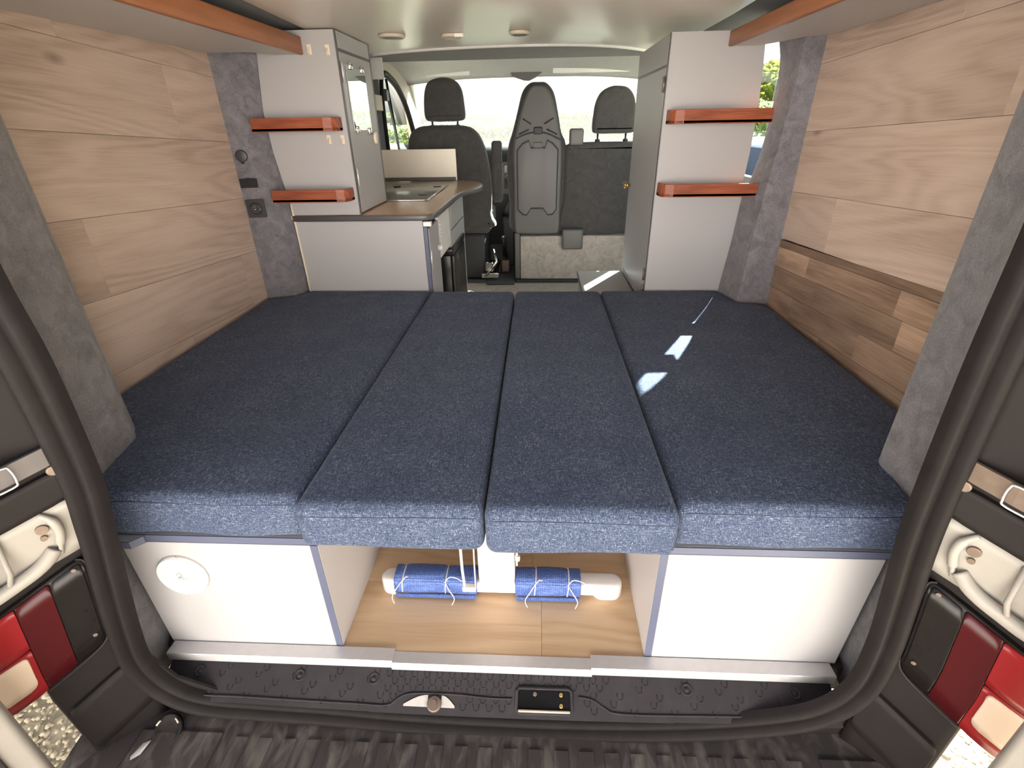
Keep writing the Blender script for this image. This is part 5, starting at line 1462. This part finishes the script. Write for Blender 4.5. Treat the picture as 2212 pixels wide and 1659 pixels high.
# windscreen, front and side windows
bm = BM()
ws = [[(x, 3.93 + 0.6 * (1 - t) - 0.10 * abs(x) ** 2.2, 0.93 + 0.51 * t - 0.03 * abs(x) ** 3 * t) for x in [-1.0 + 2.0 * k / 16 for k in range(17)]] for t in [k / 6 for k in range(7)]]
loft(bm, ws, smooth=True); bmesh.ops.solidify(bm, geom=bm.faces[:], thickness=0.005)
win = struct(link('window_1', bm, MAT['windscreen']), 'windscreen at the front of the van')
for sg in (-1, 1):
    bm = BM()
    tube(bm, [(sg * 0.93, 3.80, 1.47), (sg * 0.965, 3.94, 1.38), (sg * 1.00, 4.14, 1.20), (sg * 1.04, 4.38, 0.97), (sg * 1.05, 4.45, 0.88)], 0.05, 10, flat=(0.06, 0.035))
    struct(link('pillar_front_%s' % ('left' if sg < 0 else 'right'), bm, MAT['beige_trim']), 'pale windscreen pillar')
bm = BM()
inner = [(3.02, 0.90), (3.012, 1.10), (3.02, 1.26), (3.055, 1.35), (3.14, 1.392), (3.26, 1.382), (3.47, 1.332), (3.68, 1.222), (3.85, 1.06), (3.96, 0.90)]
inn = smooth_path([(a, b_, 0) for a, b_ in inner], 4)
cy_, cz_ = 3.4, 1.12
outer = []
for p in inn:
    d = V((p.x - cy_, p.y - cz_)); d = d / max(abs(d.x) / 0.78, abs(d.y) / 0.40)
    outer.append((-0.955, cy_ + d.x, cz_ + d.y))
loft(bm, [[(-0.945, p.x, p.y) for p in inn], outer], smooth=False)
box(bm, -0.99, -0.945, 2.62, 4.18, 0.0, 0.90)
bmesh.ops.recalc_face_normals(bm, faces=bm.faces)
dl = struct(link('door_1', bm, MAT['beige_trim']), 'inner side of the driver door around its window')
bm = BM(); tube(bm, [(-0.935, p.x, p.y) for p in inn], 0.014, 8); tube(bm, [(-0.95, cy_ + (p.x - cy_) * 0.955, cz_ + (p.y - cz_) * 0.94) for p in inn], 0.009, 8)
link('window_seal', bm, MAT['rubber'], dl)
bm = BM(); tube(bm, [(-0.945, 3.36, 0.9), (-0.945, 3.20, 1.36)], 0.009, 8); link('window_bar', bm, MAT['rubber'], dl)
bm = BM(); f = bm.faces.new([bm.verts.new((-0.985, p.x, p.y)) for p in inn]); bmesh.ops.solidify(bm, geom=[f], thickness=0.004)
struct(link('window_2', bm, MAT['glass']), 'window of the driver door')
bm = BM(); box(bm, -0.985, -0.94, 2.80, 3.0, 0.90, 1.50, 0.01, 2)
struct(link('pillar_door_left', bm, MAT['carpet_dark']), 'dark pillar behind the driver door')
bm = BM(); box(bm, -0.945, -0.928, 2.84, 2.99, 1.165, 1.255, 0.006, 2)
tag(link('pillar_cap', bm, MAT['beige_trim']), 'beige cap on the dark pillar behind the driver door', 'trim cap')
sb = thing('seat_belt', 'grey seat belt hanging from its anchor by the driver window', 'seat belt', (-0.925, 3.12, 0.90))
bm = BM(); tube(bm, [(-0.922, 3.10, 1.245), (-0.918, 3.17, 1.08), (-0.91, 3.24, 0.90)], 0.02, 8, flat=(0.018, 0.0015)); link('strap', bm, MAT['seatbelt'], sb)
bm = BM(); box(bm, -0.94, -0.915, 3.06, 3.13, 1.225, 1.295, 0.008, 3); link('anchor', bm, MAT['dash'], sb)
bm = BM(); box(bm, 1.071, 1.075, 1.40, 3.0, 0.84, 1.54); struct(link('window_3', bm, MAT['glass']), 'sliding side window on the right')
bm = BM(); box(bm, 1.071, 1.075, 3.06, 4.0, 0.88, 1.40); struct(link('window_4', bm, MAT['glass']), 'window of the passenger door')
bm = BM(); box(bm, -0.29, -0.078, 2.95, 3.28, 0.0005, 0.008, 0.002, 1)
tag(link('cab_mat', bm, MAT['carpet_dark']), 'dark rubber mat on the cab floor between the seats', 'floor mat')

# ------------------------------------------------------------------ outside
GZ = -0.62
bm = BM(); bmesh.ops.create_grid(bm, x_segments=2, y_segments=2, size=40)
for v in bm.verts: v.co.z = GZ
struct(link('ground', bm, MAT['gravel']), 'gravel ground around the van')

# unseen pale wall, added behind the camera to bounce sunlight into the van
bm = BM(); box(bm, -11.0, 6.0, -6.3, -6.0, GZ, 2.2); box(bm, -11.05, 6.05, -6.34, -5.96, 2.2, 2.27, 0.01, 1)
struct(link('bounce_wall', bm, MAT['bounce_render']), 'added pale bounce wall facing the open rear doors')

def mesh_raw(name, verts, faces, mat):
    me = bpy.data.meshes.new(name); me.from_pydata(verts, [], faces); me.materials.append(mat)
    o = bpy.data.objects.new(name, me); C.objects.link(o); return o
rg = random.Random(3)
ico = [V(p).normalized() for p in ((0, 0, 1), (0.89, 0, 0.45), (0.28, 0.85, 0.45), (-0.72, 0.53, 0.45), (-0.72, -0.53, 0.45), (0.28, -0.85, 0.45), (0.72, 0.53, -0.45), (-0.28, 0.85, -0.45), (-0.89, 0, -0.45), (-0.28, -0.85, -0.45), (0.72, -0.53, -0.45), (0, 0, -1))]
icf = [(0, 1, 2), (0, 2, 3), (0, 3, 4), (0, 4, 5), (0, 5, 1), (1, 6, 2), (2, 7, 3), (3, 8, 4), (4, 9, 5), (5, 10, 1), (6, 7, 2), (7, 8, 3), (8, 9, 4), (9, 10, 5), (10, 6, 1), (11, 7, 6), (11, 8, 7), (11, 9, 8), (11, 10, 9), (11, 6, 10)]
vs_, fs_ = [], []
for k in range(9000):
    sg = -1 if k % 2 else 1
    x = sg * rg.uniform(0.9, 2.0); y = rg.uniform(-0.4, 0.9)
    s = rg.uniform(0.004, 0.011) * (1.8 if rg.random() < 0.04 else 1)
    b0 = len(vs_)
    a = rg.uniform(0, 6.28); e = rg.uniform(0.6, 1.0); sq = rg.uniform(0.4, 0.75)
    for p in ico:
        q = p * (s * rg.uniform(0.8, 1.2))
        vs_.append((x + (q.x * math.cos(a) - q.y * e * math.sin(a)), y + (q.x * math.sin(a) + q.y * e * math.cos(a)), GZ + q.z * sq + s * 0.2))
    fs_ += [(b0 + i, b0 + j, b0 + l) for i, j, l in icf]
g = mesh_raw('gravel', vs_, fs_, MAT['stone']); g['kind'] = 'stuff'; g['label'] = 'loose pale gravel stones beside the van'; g['category'] = 'gravel'

def leaf_cloud(fn, nleaf, size, seed):
    r2 = random.Random(seed); vs_, fs_ = [], []
    for _ in range(nleaf):
        p, nn = fn(r2)
        u = V((r2.gauss(0, 1), r2.gauss(0, 1), r2.gauss(0, 1))).normalized()
        n3 = (nn + u * 0.9).normalized(); a = n3.cross(V((r2.gauss(0, 1), r2.gauss(0, 1), r2.gauss(0, 1)))).normalized(); b_ = n3.cross(a)
        s = size * r2.uniform(0.6, 1.3); k0 = len(vs_)
        for q in (a * s, b_ * s * 0.55 + n3 * s * 0.15, -a * s, -b_ * s * 0.55 + n3 * s * 0.15): vs_.append(tuple(p + q))
        fs_.append((k0, k0 + 1, k0 + 2, k0 + 3))
    return vs_, fs_
def hedge_fn(x0, x1, y0, y1, zt):
    def fn(r):
        x = r.uniform(x0, x1)
        top = zt + 0.05 * max(-3, min(3, x)) + 0.04 * math.sin(x * 1.3) + 0.03 * math.sin(x * 3.7 + 1)
        if r.random() < 0.55: return V((x, y0 + r.uniform(-0.08, 0.08) + 0.1 * math.sin(x * 2.1), r.uniform(GZ, top))), V((0, -1, 0.2))
        return V((x, r.uniform(y0, y1), top + r.uniform(-0.08, 0.07))), V((0, 0, 1))
    return fn
v_, f_ = leaf_cloud(hedge_fn(-8.0, 9.0, 9.0, 10.0, 1.16), 34000, 0.05, 5)
hd = thing('hedge', 'green clipped hedge seen beyond the windscreen', 'hedge', (0.5, 9.5, GZ))
o = mesh_raw('foliage', [(x - 0.5, y - 9.5, z - GZ) for x, y, z in v_], f_, MAT['leaf']); o.parent = hd
bm = BM(); box(bm, -8.0, 9.0, 9.15, 9.85, GZ, 0.85, 0.1, 2); link('stems', bm, MAT['leaf'], hd)

def blob(c, R, seed):
    def fn(r):
        d = V((r.gauss(0, 1), r.gauss(0, 1), r.gauss(0, 1))).normalized()
        return V(c) + V((d.x * R[0], d.y * R[1], d.z * R[2])) * r.uniform(0.75, 1.05), d
    return fn
def shrub(c, R, label, seed, mat, nleaf=5000):
    t = thing('shrub', label, 'shrub', (c[0], c[1], GZ))
    v_, f_ = leaf_cloud(blob(c, R, seed), nleaf, 0.09, seed)
    o = mesh_raw('foliage', [(x - c[0], y - c[1], z - GZ) for x, y, z in v_], f_, mat); o.parent = t
    bm = BM(); tube(bm, [(c[0], c[1], GZ), (c[0] + 0.05, c[1], c[2])], 0.07, 8); link('trunk', bm, MAT['rust'], t)
shrub((4.9, 12.0, 1.15), (1.5, 1.2, 0.95), 'yellow-green shrub seen through the slot by the right wardrobe', 11, MAT['leaf2'], 7000)
shrub((-3.9, 7.6, 0.3), (1.0, 0.9, 0.75), 'green bush outside the driver window', 12, MAT['leaf2'])

fe = thing('fence', 'thin dark rail fence outside the driver window', 'fence', (-4.6, 10.5, GZ))
for x in (-6.4, -5.6, -4.8, -4.0, -3.2):
    bm = BM(); box(bm, x - 0.04, x + 0.04, 10.6, 10.68, GZ, 1.30, 0.006, 1); link('post', bm, MAT['rust'], fe)
for z in (0.75, 1.0, 1.22):
    bm = BM(); box(bm, -6.5, -3.1, 10.57, 10.60, z - 0.035, z + 0.035, 0.005, 1); link('rail', bm, MAT['rust'], fe)

car = thing('parked_van', 'blue parked van seen through the slot by the right wardrobe', 'van', (3.3, 5.9, GZ))
bm = BM()
sec = [(3.80, -0.35), (3.84, 0.05), (3.98, 0.20), (4.25, 0.28), (4.62, 0.74), (4.80, 0.82), (5.2, 0.845), (7.6, 0.845), (7.82, 0.80), (7.90, 0.20), (7.92, -0.34)]
rows = []
for x, k, dz in ((2.50, 0.985, -0.05), (2.54, 1.0, -0.012), (2.62, 1.0, 0.0), (3.3, 1.01, 0.012), (3.98, 1.0, 0.0), (4.06, 1.0, -0.012), (4.10, 0.985, -0.05)):
    rows.append([(x + (0.06 * (3.3 - x) if z > 0.3 else 0), 5.9 + (y - 5.9) * k, z + (dz if z > 0.3 else 0)) for y, z in sec])
loft(bm, rows, smooth=True)
for r_ in (rows[0], rows[-1]): bm.faces.new([bm.verts.new(p) for p in r_])
bmesh.ops.remove_doubles(bm, verts=bm.verts, dist=1e-4); bmesh.ops.recalc_face_normals(bm, faces=bm.faces)
link('body', bm, MAT['blue_paint'], car, auto=40)
bm = BM(); prism(bm, [(4.42, 0.34), (4.72, 0.70), (4.98, 0.70), (4.98, 0.34)], 'x', 2.525, 2.56); link('side_window', bm, MAT['dark_glass'], car)
bm = BM(); f = bm.faces.new([bm.verts.new(p) for p in ((2.72, 4.27, 0.33), (3.88, 4.27, 0.33), (3.80, 4.585, 0.72), (2.80, 4.585, 0.72))]); bmesh.ops.solidify(bm, geom=[f], thickness=0.01); link('front_window', bm, MAT['dark_glass'], car)
for x in (2.56, 4.04):
    for y in (4.45, 7.15):
        bm = BM(); cyl(bm, (x - 0.09, y, GZ + 0.31), (1, 0, 0), 0.31, 0.18, 28, bev=0.03); wheel = link('wheel', bm, MAT['rubber'], car)
        bm = BM(); cyl(bm, (x - 0.10 if x < 3 else x + 0.09, y, GZ + 0.31), (1, 0, 0), 0.19, 0.012, 20, bev=0.004); link('hubcap', bm, MAT['alu'], wheel)

# tidy helper properties
for o in bpy.data.objects:
    if '_org' in o: del o['_org']
